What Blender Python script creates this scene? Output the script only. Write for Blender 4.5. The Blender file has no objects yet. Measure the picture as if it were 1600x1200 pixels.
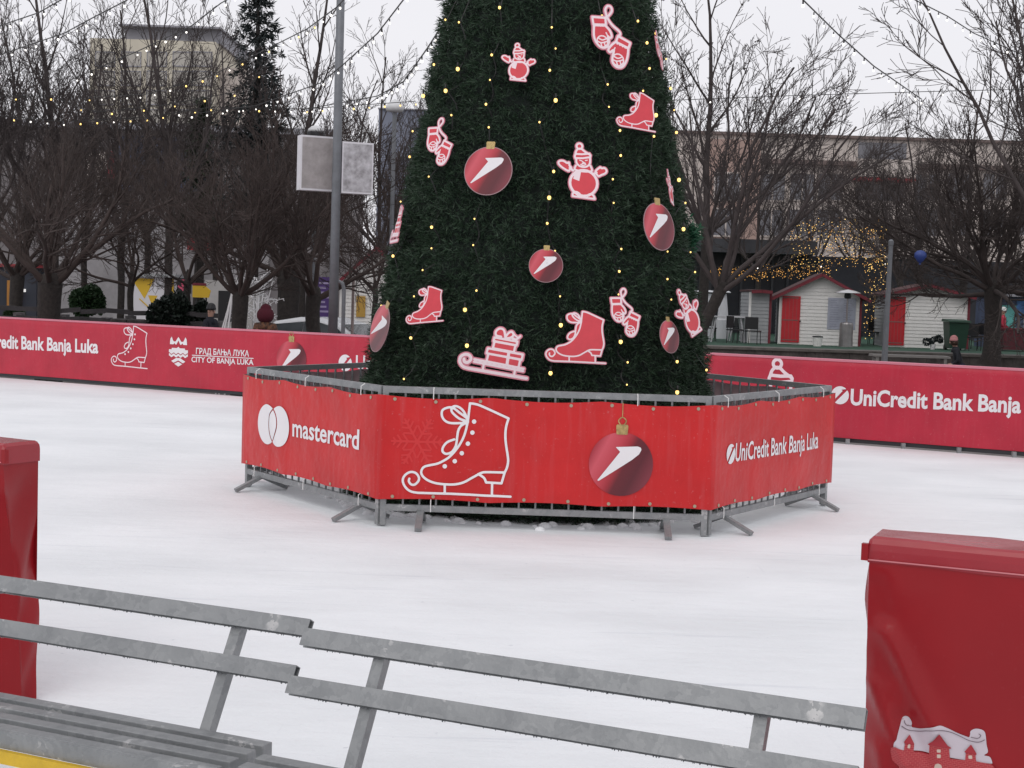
import bpy, bmesh, math, random
import numpy as np
from mathutils import Vector, Matrix, geometry, noise
rnd = random.Random(7)
S = bpy.context.scene
COL = S.collection
R = math.radians
# ---------------------------------------------------------------- camera
CAMZ, F, PITCH, ROLL = 1.87, 2300.0, math.atan(146/2300.0), R(1.8)
fwd = Vector((0, math.cos(PITCH), -math.sin(PITCH)))
r0 = Vector((1, 0, 0)); u0 = Vector((0, math.sin(PITCH), math.cos(PITCH)))
cr = math.cos(ROLL)*r0 + math.sin(ROLL)*u0
cu = -math.sin(ROLL)*r0 + math.cos(ROLL)*u0
CAM = Vector((0, 0, CAMZ))
cam_d = bpy.data.cameras.new('camera'); cam = bpy.data.objects.new('camera', cam_d); COL.objects.link(cam)
m = Matrix.Identity(4)
for i in range(3):
    m[i][0] = cr[i]; m[i][1] = cu[i]; m[i][2] = -fwd[i]; m[i][3] = CAM[i]
cam.matrix_world = m
cam_d.sensor_width = 36; cam_d.lens = 36*F/1600; cam_d.clip_end = 2000; cam_d.clip_start = .05
S.camera = cam
def ray(px, py): return fwd + cr*((px-800)/F) + cu*(-(py-600)/F)
def at(px, py, d):            # point of the place seen at that spot of the photo, d metres ahead
    v = ray(px, py); return CAM + v*(d/v.y)
def gnd(px, py, z=0.0):
    v = ray(px, py); return CAM + v*((z-CAMZ)/v.z)
def atz(px, d, z):            # at distance d and height z, under photo column px
    p = at(px, 454, d)
    for _ in range(4):
        v = p - CAM; c = Vector((p.x, d, z)) - CAM
        xx = 800 + F*c.dot(cr)/c.dot(fwd)
        p.x += (px-xx)*d/F
    return Vector((p.x, d, z))
# ---------------------------------------------------------------- tagging
def tag(o, label=None, cat=None, group=None, kind=None):
    if label: o['label'] = label
    if cat: o['category'] = cat
    if group: o['group'] = group
    if kind: o['kind'] = kind
    return o
def empty(name, loc=(0, 0, 0), rz=0, mw=None):
    o = bpy.data.objects.new(name, None); COL.objects.link(o)
    o.empty_display_size = .2
    if mw is not None: o.matrix_world = mw
    else:
        o.location = loc; o.rotation_euler = (0, 0, rz)
    return o
def thing(name, label, cat, loc=(0, 0, 0), rz=0, group=None, mw=None):
    return tag(empty(name, loc, rz, mw), label, cat, group)
KIDS = {}
def link(name, me, parent=None, mats=None):
    o = bpy.data.objects.new(name, me); COL.objects.link(o)
    if parent is not None:
        o.parent = parent; KIDS.setdefault(parent.name, []).append(o)
    return o
def copy_tree(o, parent=None):
    c = o.copy(); COL.objects.link(c)
    if parent is not None:
        c.parent = parent; KIDS.setdefault(parent.name, []).append(c)
    for ch in list(KIDS.get(o.name, [])): copy_tree(ch, c)
    return c
# ---------------------------------------------------------------- mesh builder
class MB:
    def __init__(s): s.v = []; s.f = []; s.uv = None
    def add(s, vs, fs):
        b = len(s.v); s.v += [tuple(p) for p in vs]; s.f += [tuple(b+i for i in f) for f in fs]; return s
    def box(s, c, size, M=None):
        x, y, z = [k/2 for k in size]; c = Vector(c)
        vs = [Vector((a*x, b*y, d*z)) for d in (-1, 1) for b in (-1, 1) for a in (-1, 1)]
        if M is not None: vs = [M @ p for p in vs]
        return s.add([p+c for p in vs], [(0, 2, 3, 1), (4, 5, 7, 6), (0, 1, 5, 4), (2, 6, 7, 3), (0, 4, 6, 2), (1, 3, 7, 5)])
    def bx(s, x0, x1, y0, y1, z0, z1): return s.box(((x0+x1)/2, (y0+y1)/2, (z0+z1)/2), (x1-x0, y1-y0, z1-z0))
    def beam(s, p, q, w, h, up=(0, 0, 1)):
        p = Vector(p); q = Vector(q); d = (q-p); L = d.length; d.normalize()
        sx = d.cross(Vector(up)); 
        if sx.length < 1e-5: sx = d.cross(Vector((0, 1, 0)))
        sx.normalize(); uz = sx.cross(d)
        M = Matrix((d, sx, uz)).transposed()
        return s.box((p+q)/2, (L, w, h), M)
    def tube(s, pts, r, n=8, cap=True):
        pts = [Vector(p) for p in pts]; N = len(pts)
        rr = r if isinstance(r, (list, tuple)) else [r]*N
        vs = []; t = (pts[1]-pts[0]).normalized()
        a = t.orthogonal().normalized()
        for i, p in enumerate(pts):
            t2 = ((pts[min(i+1, N-1)]-pts[max(i-1, 0)])).normalized()
            a = (a - t2*a.dot(t2)).normalized(); b = t2.cross(a)
            vs += [p + (a*math.cos(k*2*math.pi/n)+b*math.sin(k*2*math.pi/n))*rr[i] for k in range(n)]
        fs = [(i*n+k, i*n+(k+1) % n, (i+1)*n+(k+1) % n, (i+1)*n+k) for i in range(N-1) for k in range(n)]
        if cap: fs += [tuple(range(n-1, -1, -1)), tuple((N-1)*n+k for k in range(n))]
        return s.add(vs, fs)
    def lathe(s, prof, c=(0, 0, 0), n=16, sx=1, sy=1):
        c = Vector(c); vs = []
        for r, z in prof: vs += [c+Vector((sx*r*math.cos(k*2*math.pi/n), sy*r*math.sin(k*2*math.pi/n), z)) for k in range(n)]
        N = len(prof)
        fs = [(i*n+k, i*n+(k+1) % n, (i+1)*n+(k+1) % n, (i+1)*n+k) for i in range(N-1) for k in range(n)]
        fs += [tuple(range(n-1, -1, -1)), tuple((N-1)*n+k for k in range(n))]
        return s.add(vs, fs)
    def ball(s, c, r, n=8, sz=1): 
        return s.lathe([(max(.02*r, r*math.sin(math.pi*i/n)), -r*sz*math.cos(math.pi*i/n)) for i in range(n+1)], c, n=n+2)
    def prism(s, poly, M, y0, y1):     # 2D polygon (x,z), extruded along y, through M
        n = len(poly); vs = [M @ Vector((x, y0, z)) for x, z in poly]+[M @ Vector((x, y1, z)) for x, z in poly]
        fs = [(i, (i+1) % n, n+(i+1) % n, n+i) for i in range(n)]
        tess = geometry.tessellate_polygon([[Vector((x, z, 0)) for x, z in poly]])
        fs += [tuple(t) for t in tess]+[tuple(n+i for i in reversed(t)) for t in tess]
        return s.add(vs, fs)
    def build(s, name, mat, parent=None, world=False, smooth=False, fix=True):
        me = bpy.data.meshes.new(name); vs = s.v
        if world and parent is not None:
            iv = parent.matrix_basis.inverted(); vs = [iv @ Vector(p) for p in vs]
        me.from_pydata(vs, [], s.f); 
        if fix:
            bm = bmesh.new(); bm.from_mesh(me); bmesh.ops.recalc_face_normals(bm, faces=bm.faces); bm.to_mesh(me); bm.free()
        if s.uv is not None:
            ul = me.uv_layers.new(name='UVMap')
            for l in me.loops: ul.data[l.index].uv = s.uv[l.vertex_index]
        me.update()
        if mat: me.materials.append(mat)
        if smooth: me.shade_smooth()
        return link(name, me, parent)
def np_mesh(name, v, f, mat, parent=None, smooth=False):
    v = np.asarray(v, np.float32); f = np.asarray(f, np.int32); k = f.shape[1]
    me = bpy.data.meshes.new(name)
    me.vertices.add(len(v)); me.vertices.foreach_set('co', v.ravel())
    me.loops.add(f.size); me.loops.foreach_set('vertex_index', f.ravel())
    me.polygons.add(len(f)); me.polygons.foreach_set('loop_start', np.arange(0, f.size, k, dtype=np.int32))
    me.update(calc_edges=True); me.validate()
    if mat: me.materials.append(mat)
    if smooth: me.shade_smooth()
    return link(name, me, parent) if name else me
# ---------------------------------------------------------------- materials
MATS = {}
def newmat(name):
    m = bpy.data.materials.new(name); m.use_nodes = True
    nt = m.node_tree; b = nt.nodes['Principled BSDF']; return m, nt, b
def nd(nt, t, **kw):
    n = nt.nodes.new(t)
    for k, v in kw.items():
        if k in n.inputs.keys(): n.inputs[k].default_value = v
        else: setattr(n, k, v)
    return n
def mat(name, col, rough=.6, metal=0., var=0., vs=5., bump=0., bs=40., emit=0., coat=0., col2=None, spec=.5, stretch=None):
    m, nt, b = newmat(name); L = nt.links.new
    b.inputs['Roughness'].default_value = rough; b.inputs['Metallic'].default_value = metal
    b.inputs['Specular IOR Level'].default_value = spec
    b.inputs['Base Color'].default_value = (*col, 1)
    if coat: b.inputs['Coat Weight'].default_value = coat; b.inputs['Coat Roughness'].default_value = .25
    tc = nd(nt, 'ShaderNodeTexCoord'); src = tc.outputs['Object']
    if stretch:
        mp = nd(nt, 'ShaderNodeMapping'); mp.inputs['Scale'].default_value = stretch; L(src, mp.inputs[0]); src = mp.outputs[0]
    if var or col2:
        n = nd(nt, 'ShaderNodeTexNoise', Scale=vs, Detail=6., Roughness=.65); L(src, n.inputs['Vector'])
        r = nd(nt, 'ShaderNodeValToRGB'); r.color_ramp.elements[0].position = .35; r.color_ramp.elements[1].position = .68
        a = col2 if col2 else tuple(max(0, c*(1-var)) for c in col); c2 = col if col2 else tuple(min(1, c*(1+var)) for c in col)
        r.color_ramp.elements[0].color = (*a, 1); r.color_ramp.elements[1].color = (*c2, 1)
        L(n.outputs['Fac'], r.inputs[0]); L(r.outputs[0], b.inputs['Base Color'])
    if bump:
        n = nd(nt, 'ShaderNodeTexNoise', Scale=bs, Detail=4.); L(src, n.inputs['Vector'])
        bp = nd(nt, 'ShaderNodeBump', Strength=bump, Distance=.02); L(n.outputs['Fac'], bp.inputs['Height']); L(bp.outputs[0], b.inputs['Normal'])
    if emit:
        b.inputs['Emission Color'].default_value = (*col, 1); b.inputs['Emission Strength'].default_value = emit
    MATS[name] = m; return m
def galv():
    m, nt, b = newmat('galvanised_steel'); L = nt.links.new
    tc = nd(nt, 'ShaderNodeTexCoord')
    v = nd(nt, 'ShaderNodeTexVoronoi', Scale=34.); n = nd(nt, 'ShaderNodeTexNoise', Scale=7., Detail=6.)
    n2 = nd(nt, 'ShaderNodeTexNoise', Scale=60., Detail=3.)
    mx = nd(nt, 'ShaderNodeMixRGB', Fac=.35); L(n.outputs['Color'], mx.inputs[2]); L(tc.outputs['Object'], mx.inputs[1]); 
    for q in (n, n2): L(tc.outputs['Object'], q.inputs['Vector'])
    L(mx.outputs[0], v.inputs['Vector'])
    sep = nd(nt, 'ShaderNodeSeparateColor'); L(v.outputs['Color'], sep.inputs[0])
    a = nd(nt, 'ShaderNodeMath', operation='MULTIPLY_ADD'); L(sep.outputs[0], a.inputs[0]); a.inputs[1].default_value = .36; L(n.outputs['Fac'], a.inputs[2])
    r = nd(nt, 'ShaderNodeValToRGB'); e = r.color_ramp.elements
    e[0].position = .35; e[0].color = (.215, .225, .232, 1); e[1].position = .9; e[1].color = (.295, .305, .31, 1)
    x = e.new(.965); x.color = (.46, .46, .46, 1)
    L(a.outputs[0], r.inputs[0]); L(r.outputs[0], b.inputs['Base Color'])
    b.inputs['Metallic'].default_value = .45; b.inputs['Roughness'].default_value = .5
    bp = nd(nt, 'ShaderNodeBump', Strength=.15, Distance=.01); L(n2.outputs['Fac'], bp.inputs['Height']); L(bp.outputs[0], b.inputs['Normal'])
    MATS['galv'] = m; return m
def vinyl(name, col, speck, rough=.38, wr=.5, runs=.12, spec=.3):
    m, nt, b = newmat(name); L = nt.links.new
    tc = nd(nt, 'ShaderNodeTexCoord')
    n = nd(nt, 'ShaderNodeTexNoise', Scale=2.2, Detail=5.); L(tc.outputs['Object'], n.inputs['Vector'])
    r = nd(nt, 'ShaderNodeValToRGB'); e = r.color_ramp.elements
    e[0].position = .3; e[0].color = (*[c*.82 for c in col], 1); e[1].position = .7; e[1].color = (*col, 1)
    L(n.outputs['Fac'], r.inputs[0])
    # dried splash specks and vertical dirt runs
    v = nd(nt, 'ShaderNodeTexNoise', Scale=46., Detail=2.); L(tc.outputs['Object'], v.inputs['Vector'])
    r2 = nd(nt, 'ShaderNodeValToRGB'); r2.color_ramp.elements[0].position = .66; r2.color_ramp.elements[1].position = .78
    L(v.outputs['Fac'], r2.inputs[0])
    mp = nd(nt, 'ShaderNodeMapping'); mp.inputs['Scale'].default_value = (14, 14, 1.2); L(tc.outputs['Object'], mp.inputs[0])
    w = nd(nt, 'ShaderNodeTexNoise', Scale=1.6, Detail=5.); L(mp.outputs[0], w.inputs['Vector'])
    r3 = nd(nt, 'ShaderNodeValToRGB'); r3.color_ramp.elements[0].position = .5; r3.color_ramp.elements[1].position = .75
    L(w.outputs['Fac'], r3.inputs[0])
    ad = nd(nt, 'ShaderNodeMath', operation='MULTIPLY_ADD'); L(r3.outputs[0], ad.inputs[0]); ad.inputs[1].default_value = runs; 
    ml = nd(nt, 'ShaderNodeMath', operation='MULTIPLY'); L(r2.outputs[0], ml.inputs[0]); ml.inputs[1].default_value = speck
    L(ml.outputs[0], ad.inputs[2])
    mx = nd(nt, 'ShaderNodeMixRGB'); L(ad.outputs[0], mx.inputs[0]); L(r.outputs[0], mx.inputs[1]); mx.inputs[2].default_value = (.50, .20, .22, 1)
    L(mx.outputs[0], b.inputs['Base Color'])
    b.inputs['Roughness'].default_value = rough; b.inputs['Specular IOR Level'].default_value = spec
    q = nd(nt, 'ShaderNodeTexNoise', Scale=3.5, Detail=3.); L(tc.outputs['Object'], q.inputs['Vector'])
    bp = nd(nt, 'ShaderNodeBump', Strength=wr, Distance=.05); L(q.outputs['Fac'], bp.inputs['Height']); L(bp.outputs[0], b.inputs['Normal'])
    MATS[name] = m; return m
def bauble_mat():
    m, nt, b = newmat('bauble_print'); L = nt.links.new
    tc = nd(nt, 'ShaderNodeTexCoord'); sp = nd(nt, 'ShaderNodeSeparateXYZ'); L(tc.outputs['UV'], sp.inputs[0])
    def math_(op, a, b2, c=None):
        q = nd(nt, 'ShaderNodeMath', operation=op)
        for i, x in enumerate((a, b2, c)):
            if x is None: continue
            if isinstance(x, (int, float)): q.inputs[i].default_value = x
            else: L(x, q.inputs[i])
        return q.outputs[0]
    x, y = sp.outputs[0], sp.outputs[1]
    t = math_('ADD', math_('MULTIPLY', x, .85), math_('MULTIPLY', y, -.42))
    r = nd(nt, 'ShaderNodeValToRGB'); e = r.color_ramp.elements
    tt = math_('MULTIPLY_ADD', t, .5, .5); L(tt, r.inputs[0])
    e[0].position = .02; e[0].color = (.34, .02, .035, 1); e[1].position = .95; e[1].color = (.20, .03, .045, 1)
    for p, c in ((.17, (.6, .09, .12)), (.36, (.5, .045, .065)), (.46, (.36, .022, .035)), (.56, (.13, .012, .02)), (.75, (.10, .012, .02))):
        k = e.new(p); k.color = (*c, 1)
    L(r.outputs[0], b.inputs['Base Color']); b.inputs['Roughness'].default_value = .35
    return m
def foliage_mat(name, a, c, sc=9.):
    m, nt, b = newmat(name); L = nt.links.new
    tc = nd(nt, 'ShaderNodeTexCoord'); n = nd(nt, 'ShaderNodeTexNoise', Scale=sc, Detail=6., Roughness=.7); L(tc.outputs['Object'], n.inputs['Vector'])
    r = nd(nt, 'ShaderNodeValToRGB'); r.color_ramp.elements[0].position = .35; r.color_ramp.elements[1].position = .7
    r.color_ramp.elements[0].color = (*a, 1); r.color_ramp.elements[1].color = (*c, 1); L(n.outputs['Fac'], r.inputs[0]); L(r.outputs[0], b.inputs['Base Color'])
    b.inputs['Roughness'].default_value = .5; b.inputs['Specular IOR Level'].default_value = .3
    return m
M_galv = galv()
M_red = vinyl('banner_vinyl', (.60, .022, .024), .35)
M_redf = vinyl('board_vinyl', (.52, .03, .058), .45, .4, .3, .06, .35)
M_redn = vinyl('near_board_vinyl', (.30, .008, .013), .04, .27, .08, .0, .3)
M_white = mat('white_print', (.8, .78, .8), .5)
M_backv = mat('banner_back', (.55, .36, .38), .6, var=.12)
M_deco = mat('cutout_red', (.64, .05, .07), .5, var=.05)
M_decop = mat('cutout_pink_edge', (.64, .21, .27), .5)
M_decow = mat('cutout_white_line', (.85, .7, .74), .5)
M_bauble = bauble_mat()
M_gold = mat('gold_cap', (.45, .33, .14), .4, metal=.5, var=.3, vs=30)
M_dark = mat('dark_metal', (.03, .032, .036), .5)
M_black = mat('black_plastic', (.012, .012, .014), .5)
M_wire = mat('cable_dark', (.02, .02, .02), .6)
M_warm = mat('warm_bulb', (1., .66, .20), .3, emit=1.8)
M_warm2 = mat('amber_bulb', (1., .5, .12), .3, emit=1.0)
M_cool = mat('white_bulb', (1., .96, .9), .3, emit=1.6)
M_needle = foliage_mat('artificial_needles', (.009, .021, .012), (.060, .105, .062), 18.)
M_bark = mat('bark', (.030, .025, .023), .9, var=.35, vs=14, bump=.6, bs=30)
M_twig = mat('twigs', (.055, .040, .036), .9, var=.3, vs=2)
M_twigd = mat('dark_twigs', (.056, .044, .041), .9, var=.3, vs=2)
M_twig2 = mat('grey_twigs', (.066, .054, .053), .9, var=.3, vs=2)
# ---------------------------------------------------------------- flat artwork: signed-distance outlines -> clean meshes
def smooth(pts, k=5, closed=False):
    p = [Vector((x, y)) for x, y in pts]; n = len(p); out = []
    rng = range(n if closed else n-1)
    for i in rng:
        a, b, c, d = (p[(i-1) % n] if closed or i > 0 else p[0]), p[i], p[(i+1) % n], (p[(i+2) % n] if closed or i+2 < n else p[-1])
        for j in range(k):
            t = j/k
            out.append(.5*((2*b)+(c-a)*t+(2*a-5*b+4*c-d)*t*t+(3*b-a-3*c+d)*t**3))
    if not closed: out.append(p[-1])
    return [(v.x, v.y) for v in out]
def seg_dist(X, Y, pts, closed=False):
    D = np.full(X.shape, 1e9)
    P = list(pts)+([pts[0]] if closed else [])
    for (ax, ay), (bx, by) in zip(P[:-1], P[1:]):
        dx, dy = bx-ax, by-ay; l2 = dx*dx+dy*dy+1e-12
        t = np.clip(((X-ax)*dx+(Y-ay)*dy)/l2, 0, 1)
        D = np.minimum(D, (X-ax-t*dx)**2+(Y-ay-t*dy)**2)
    return np.sqrt(D)
def poly_sd(X, Y, pts):
    ins = np.zeros(X.shape, bool); n = len(pts)
    for i in range(n):
        (ax, ay), (bx, by) = pts[i], pts[(i+1) % n]
        if ay == by: continue
        c = ((ay > Y) != (by > Y)) & (X < (bx-ax)*(Y-ay)/(by-ay)+ax); ins ^= c
    d = seg_dist(X, Y, pts, True); return np.where(ins, -d, d)
def region(sd, xs, ys):
    """marching squares: the part of the grid where sd<0, as shared vertices and faces"""
    V = []; key = {}; Fc = []
    def vert(k, x, y):
        if k not in key: key[k] = len(V); V.append((x, y))
        return key[k]
    ny, nx = sd.shape; neg = sd < 0
    cnt = neg[:-1, :-1].astype(int)+neg[1:, :-1]+neg[:-1, 1:]+neg[1:, 1:]
    for j, i in zip(*np.nonzero(cnt)):
        cs = [(i, j), (i+1, j), (i+1, j+1), (i, j+1)]; poly = []
        for a in range(4):
            (i0, j0), (i1, j1) = cs[a], cs[(a+1) % 4]; s0, s1 = sd[j0, i0], sd[j1, i1]
            if s0 < 0: poly.append(vert((i0, j0), xs[i0], ys[j0]))
            if (s0 < 0) != (s1 < 0):
                t = min(.98, max(.02, s0/(s0-s1)))
                poly.append(vert(tuple(sorted(((i0, j0), (i1, j1)))), xs[i0]+(xs[i1]-xs[i0])*t, ys[j0]+(ys[j1]-ys[j0])*t))
        if len(poly) >= 3: Fc.append(poly)
    return V, Fc
class Design:
    """strokes: list of (points, width); fills: polygons; whites: polygons shown white"""
    def __init__(s, strokes, fills, whites=(), border=.03, res=130):
        s.strokes, s.fills, s.whites = strokes, fills, whites
        allp = [p for st, w in strokes for p in st]+[p for f in fills for p in f]+[p for f in whites for p in f]
        x0, x1 = min(p[0] for p in allp)-border*2, max(p[0] for p in allp)+border*2
        y0, y1 = min(p[1] for p in allp)-border*2, max(p[1] for p in allp)+border*2
        h = max(x1-x0, y1-y0)/res
        s.xs = np.arange(x0, x1+h, h); s.ys = np.arange(y0, y1+h, h); X, Y = np.meshgrid(s.xs, s.ys)
        s.st = np.full(X.shape, 1e9)
        for st, w in strokes: s.st = np.minimum(s.st, seg_dist(X, Y, st)-w/2)
        for f in whites: s.st = np.minimum(s.st, poly_sd(X, Y, f))
        s.fl = np.full(X.shape, 1e9)
        for f in fills: s.fl = np.minimum(s.fl, poly_sd(X, Y, f))
        s.all = np.minimum(s.st, s.fl)-border
        s.box = (x0, x1, y0, y1); s.border = border; s.cache = {}
    def get(s, what):
        if what not in s.cache:
            sd = {'stroke': s.st, 'fill': np.maximum(s.fl, -s.st), 'panel': s.all}[what]
            s.cache[what] = region(sd, s.xs, s.ys)
        return s.cache[what]
def circ(cx, cy, rx, ry=None, n=24, a0=0, a1=360):
    ry = ry or rx; full = abs(a1-a0) >= 360; m_ = n if full else n+1
    return [(cx+rx*math.cos(R(a0+(a1-a0)*k/n)), cy+ry*math.sin(R(a0+(a1-a0)*k/n))) for k in range(m_)]
def fl(pts, k=1000.): return [(x/k, -y/k) for x, y in pts]
def cl(p): return list(p)+[p[0]]
# --- ice skate
boot = [(808, 72), (870, 80), (950, 108), (1232, 237)]
back = smooth([(1232, 237), (1205, 330), (1197, 430), (1205, 530), (1222, 640), (1228, 710), (1215, 780), (1190, 835)])
sole = smooth([(1190, 835), (990, 832), (940, 838), (900, 855), (820, 900), (750, 940), (680, 962), (590, 970), (450, 958), (360, 930), (300, 890), (272, 845), (280, 800), (310, 770), (370, 755), (450, 738), (520, 705), (580, 665), (650, 590), (710, 500), (750, 410), (780, 290), (795, 180), (808, 72)])
heel = [(1190, 835), (1155, 955), (985, 945)]; heel2 = smooth([(985, 945), (962, 895), (900, 852)])
blade = smooth([(140, 905), (135, 935), (160, 968), (200, 970), (240, 930), (245, 890), (215, 845), (160, 830), (105, 855), (70, 905), (75, 960), (110, 1015), (160, 1048), (230, 1062)])+[(600, 1072), (1255, 1102)]
bow1 = smooth([(785, 280), (700, 290), (590, 288), (530, 260), (500, 210), (505, 150), (560, 120), (620, 122), (700, 180), (780, 240)])
bow2 = smooth([(785, 270), (700, 245), (640, 200), (605, 155), (615, 115), (655, 103), (710, 130), (750, 180), (785, 260)])
lace = smooth([(770, 285), (710, 320), (680, 370), (668, 440), (655, 530), (625, 590), (590, 620), (540, 630), (505, 600), (515, 550), (560, 500), (635, 470)])
W = .026
sk = [(fl(smooth(boot, 4)), W), (fl(back), W), (fl(sole), W), (fl(heel), W), (fl(heel2), W), (fl(blade), W), (fl(bow1), W), (fl(bow2), W), (fl(lace), W),
      (fl([(530, 970), (530, 1070)]), W), (fl([(1052, 950), (1050, 1085)]), W)]
eyes = [(circ(x/1000, -y/1000, .014, n=10)+[(x/1000+.014, -y/1000)], .022) for x, y in ((853, 273), (834, 395), (785, 517), (718, 622), (640, 712), (530, 768))]
D_skate_line = Design(sk+eyes, [], border=.01, res=190)
bootfill = fl(boot+back+[(1155, 955), (985, 945), (962, 895), (900, 855)]+sole[sole.index(min(sole, key=lambda p: abs(p[0]-900)+abs(p[1]-855))):])
bladefill = fl([(160, 1048), (75, 960), (75, 900), (160, 830), (240, 880), (300, 890), (360, 930), (590, 970), (750, 940), (900, 855), (985, 945), (1052, 950), (1050, 1088), (600, 1072)])
W2 = .03
sk2 = [(p, W2) for p, w in sk]
D_skate = Design(sk2, [bootfill, bladefill, fl(bow1), fl([(770, 285), (680, 370), (655, 530), (590, 620), (710, 500), (760, 400)]), fl(lace[20:])], border=.014)
# --- snowman
def ell(cx, cy, rx, ry, a0=0, a1=360, n=28): return circ(cx, cy, rx, ry, n, a0, a1)
sn_hat = smooth([(430, 345), (440, 300), (470, 262), (520, 258), (580, 300), (650, 338)])
sn_face = smooth([(445, 410), (450, 480), (490, 528), (560, 545), (620, 530), (660, 480), (662, 385)])
sn_scarf = smooth([(440, 530), (428, 592), (550, 615), (692, 600), (672, 520)])
sn_body = ell(570, 800, 215, 205)
sn_lf = smooth([(400, 1015), (410, 965), (460, 948), (510, 975), (535, 1015)]); sn_rf = smooth([(620, 1015), (665, 972), (720, 980), (752, 1035)])
sn_lm = smooth([(345, 600), (320, 622), (215, 565), (165, 510), (185, 475), (240, 470), (300, 500), (330, 490), (340, 540), (365, 565)], 4, True)
sn_rm = smooth([(755, 610), (780, 570), (810, 545), (830, 530), (850, 545), (900, 540), (930, 580), (910, 620), (850, 650), (800, 672)], 4, True)
sw = .03
sn = [(fl(cl(circ(490, 218, 45, n=16))), sw), (fl(sn_hat), sw), (fl([(430, 345), (540, 342), (650, 325)]), sw), (fl([(428, 412), (545, 405), (664, 380)]), sw),
      (fl([(430, 345), (420, 380), (428, 412)]), sw), (fl([(650, 328), (668, 350), (664, 380)]), sw), (fl(sn_face), sw), (fl(sn_scarf), sw), (fl(cl(sn_body)), sw+.01),
      (fl(sn_lf), sw), (fl(sn_rf), sw), (fl([(400, 1018), (752, 1040)]), sw), (fl(cl(sn_lm)), sw), (fl(cl(sn_rm)), sw), (fl([(400, 612), (345, 575)]), .035), (fl([(715, 650), (770, 618)]), .035),
      (fl([(500, 440), (535, 448)]), .016), (fl([(590, 440), (620, 430)]), .016), (fl([(545, 462), (590, 485), (540, 490)]), .02), (fl([(515, 505), (555, 520), (600, 505)]), .016)]
sn_f = [fl(circ(490, 218, 45, n=16)), fl(sn_hat), fl([(430, 345), (650, 328), (664, 380), (428, 412)]), fl(sn_face), fl(sn_scarf), fl(sn_body), fl(sn_lf+[(400, 1018)]), fl(sn_rf+[(620, 1030)]), fl(sn_lm), fl(sn_rm), fl([(430, 590), (692, 600), (700, 660), (430, 660)])]
D_snow = Design(sn, sn_f, [fl([(440, 600), (525, 622), (500, 772), (402, 742)])], border=.014)
D_hat_line = Design([(p, .034) for p, w in sn[:9]], [], border=.01)
# --- mittens
lc = [(150, 170), (270, 163), (274, 225), (160, 235)]
lh = smooth([(165, 240), (163, 330), (185, 390), (230, 428), (280, 418), (300, 370), (292, 325), (310, 338), (326, 318), (308, 272), (268, 232)], 4)
rc = [(385, 312), (497, 360), (480, 408), (365, 365)]
rh = smooth([(365, 365), (330, 392), (294, 440), (310, 462), (345, 440), (332, 500), (332, 550), (370, 586), (420, 580), (455, 530), (472, 470), (478, 412)], 4)
ml = smooth([(270, 163), (300, 140), (330, 95), (320, 60), (290, 58), (270, 95), (288, 160), (330, 218), (395, 268), (405, 295), (385, 312)])
mw = .02
mi = [(fl(cl(lc)), mw), (fl(cl(lh)), mw), (fl(cl(rc)), mw), (fl(cl(rh)), mw), (fl(ml), mw), (fl([(292, 325), (275, 295)]), .012), (fl([(345, 440), (355, 418)]), .012)]
zig = lambda x0, y0, x1, y1, n=9, a=9: [(x0+(x1-x0)*k/n-(a if k % 2 else -a)*(y1-y0)/200., y0+(y1-y0)*k/n+(a if k % 2 else -a)) for k in range(n+1)]
mi += [(fl(zig(168, 238, 270, 232)), .008), (fl(zig(365, 372, 475, 412)), .008)]
def ball_(cx, cy, r): return [(fl(cl(circ(cx, cy, r, n=14))), .012), (fl(smooth([(cx-r, cy), (cx-r*.2, cy+r*.25), (cx+r*.9, cy-r*.1)])), .012), (fl(smooth([(cx-r*.7, cy-r*.5), (cx, cy-r*.25), (cx+r*.7, cy-r*.55)])), .012), (fl([(cx-r*.3, cy+r*.3), (cx-r*.1, cy+r*.9)]), .012), (fl([(cx+r*.35, cy+r*.2), (cx+r*.5, cy+r*.7)]), .012)]
mi += ball_(240, 375, 50)+ball_(382, 522, 52)
D_mitt = Design(mi, [fl(lc), fl(lh), fl(rc), fl(rh)], border=.009)
# --- sled with gifts
gsp = smooth([(142, 515), (150, 542), (185, 545), (212, 510), (192, 475), (150, 468), (108, 495), (103, 545), (140, 590), (200, 605)])+[(782, 660)]
l1 = [(370, 392), (722, 428), (716, 482), (362, 442)]; b1 = [(380, 445), (702, 478), (692, 560), (370, 522)]
l2 = [(425, 280), (657, 305), (652, 342), (420, 316)]; b2 = [(430, 320), (640, 342), (632, 412), (420, 388)]
gb1 = smooth([(490, 268), (440, 258), (435, 218), (470, 188), (512, 202), (532, 268)], 5); gb2 = smooth([(532, 270), (560, 228), (590, 212), (612, 238), (590, 268), (540, 282)], 5)
gw = .022
gi = [(fl(gsp), .03), (fl([(245, 510), (745, 568)]), gw), (fl([(245, 535), (742, 592)]), gw), (fl([(345, 550), (340, 605)]), gw), (fl([(660, 590), (655, 645)]), gw),
      (fl(cl(l1)), gw), (fl(cl(b1)), gw), (fl(cl(l2)), gw), (fl(cl(b2)), gw), (fl([(582, 418), (575, 545)]), .03), (fl(gb1), gw), (fl(gb2), gw), (fl(smooth([(600, 272), (640, 285), (680, 250)])), gw), (fl([(620, 240), (650, 260)]), .015)]
D_gift = Design(gi, [fl(l1), fl(b1), fl(l2), fl(b2), fl(gb1), fl(gb2)], border=.012)
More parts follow.
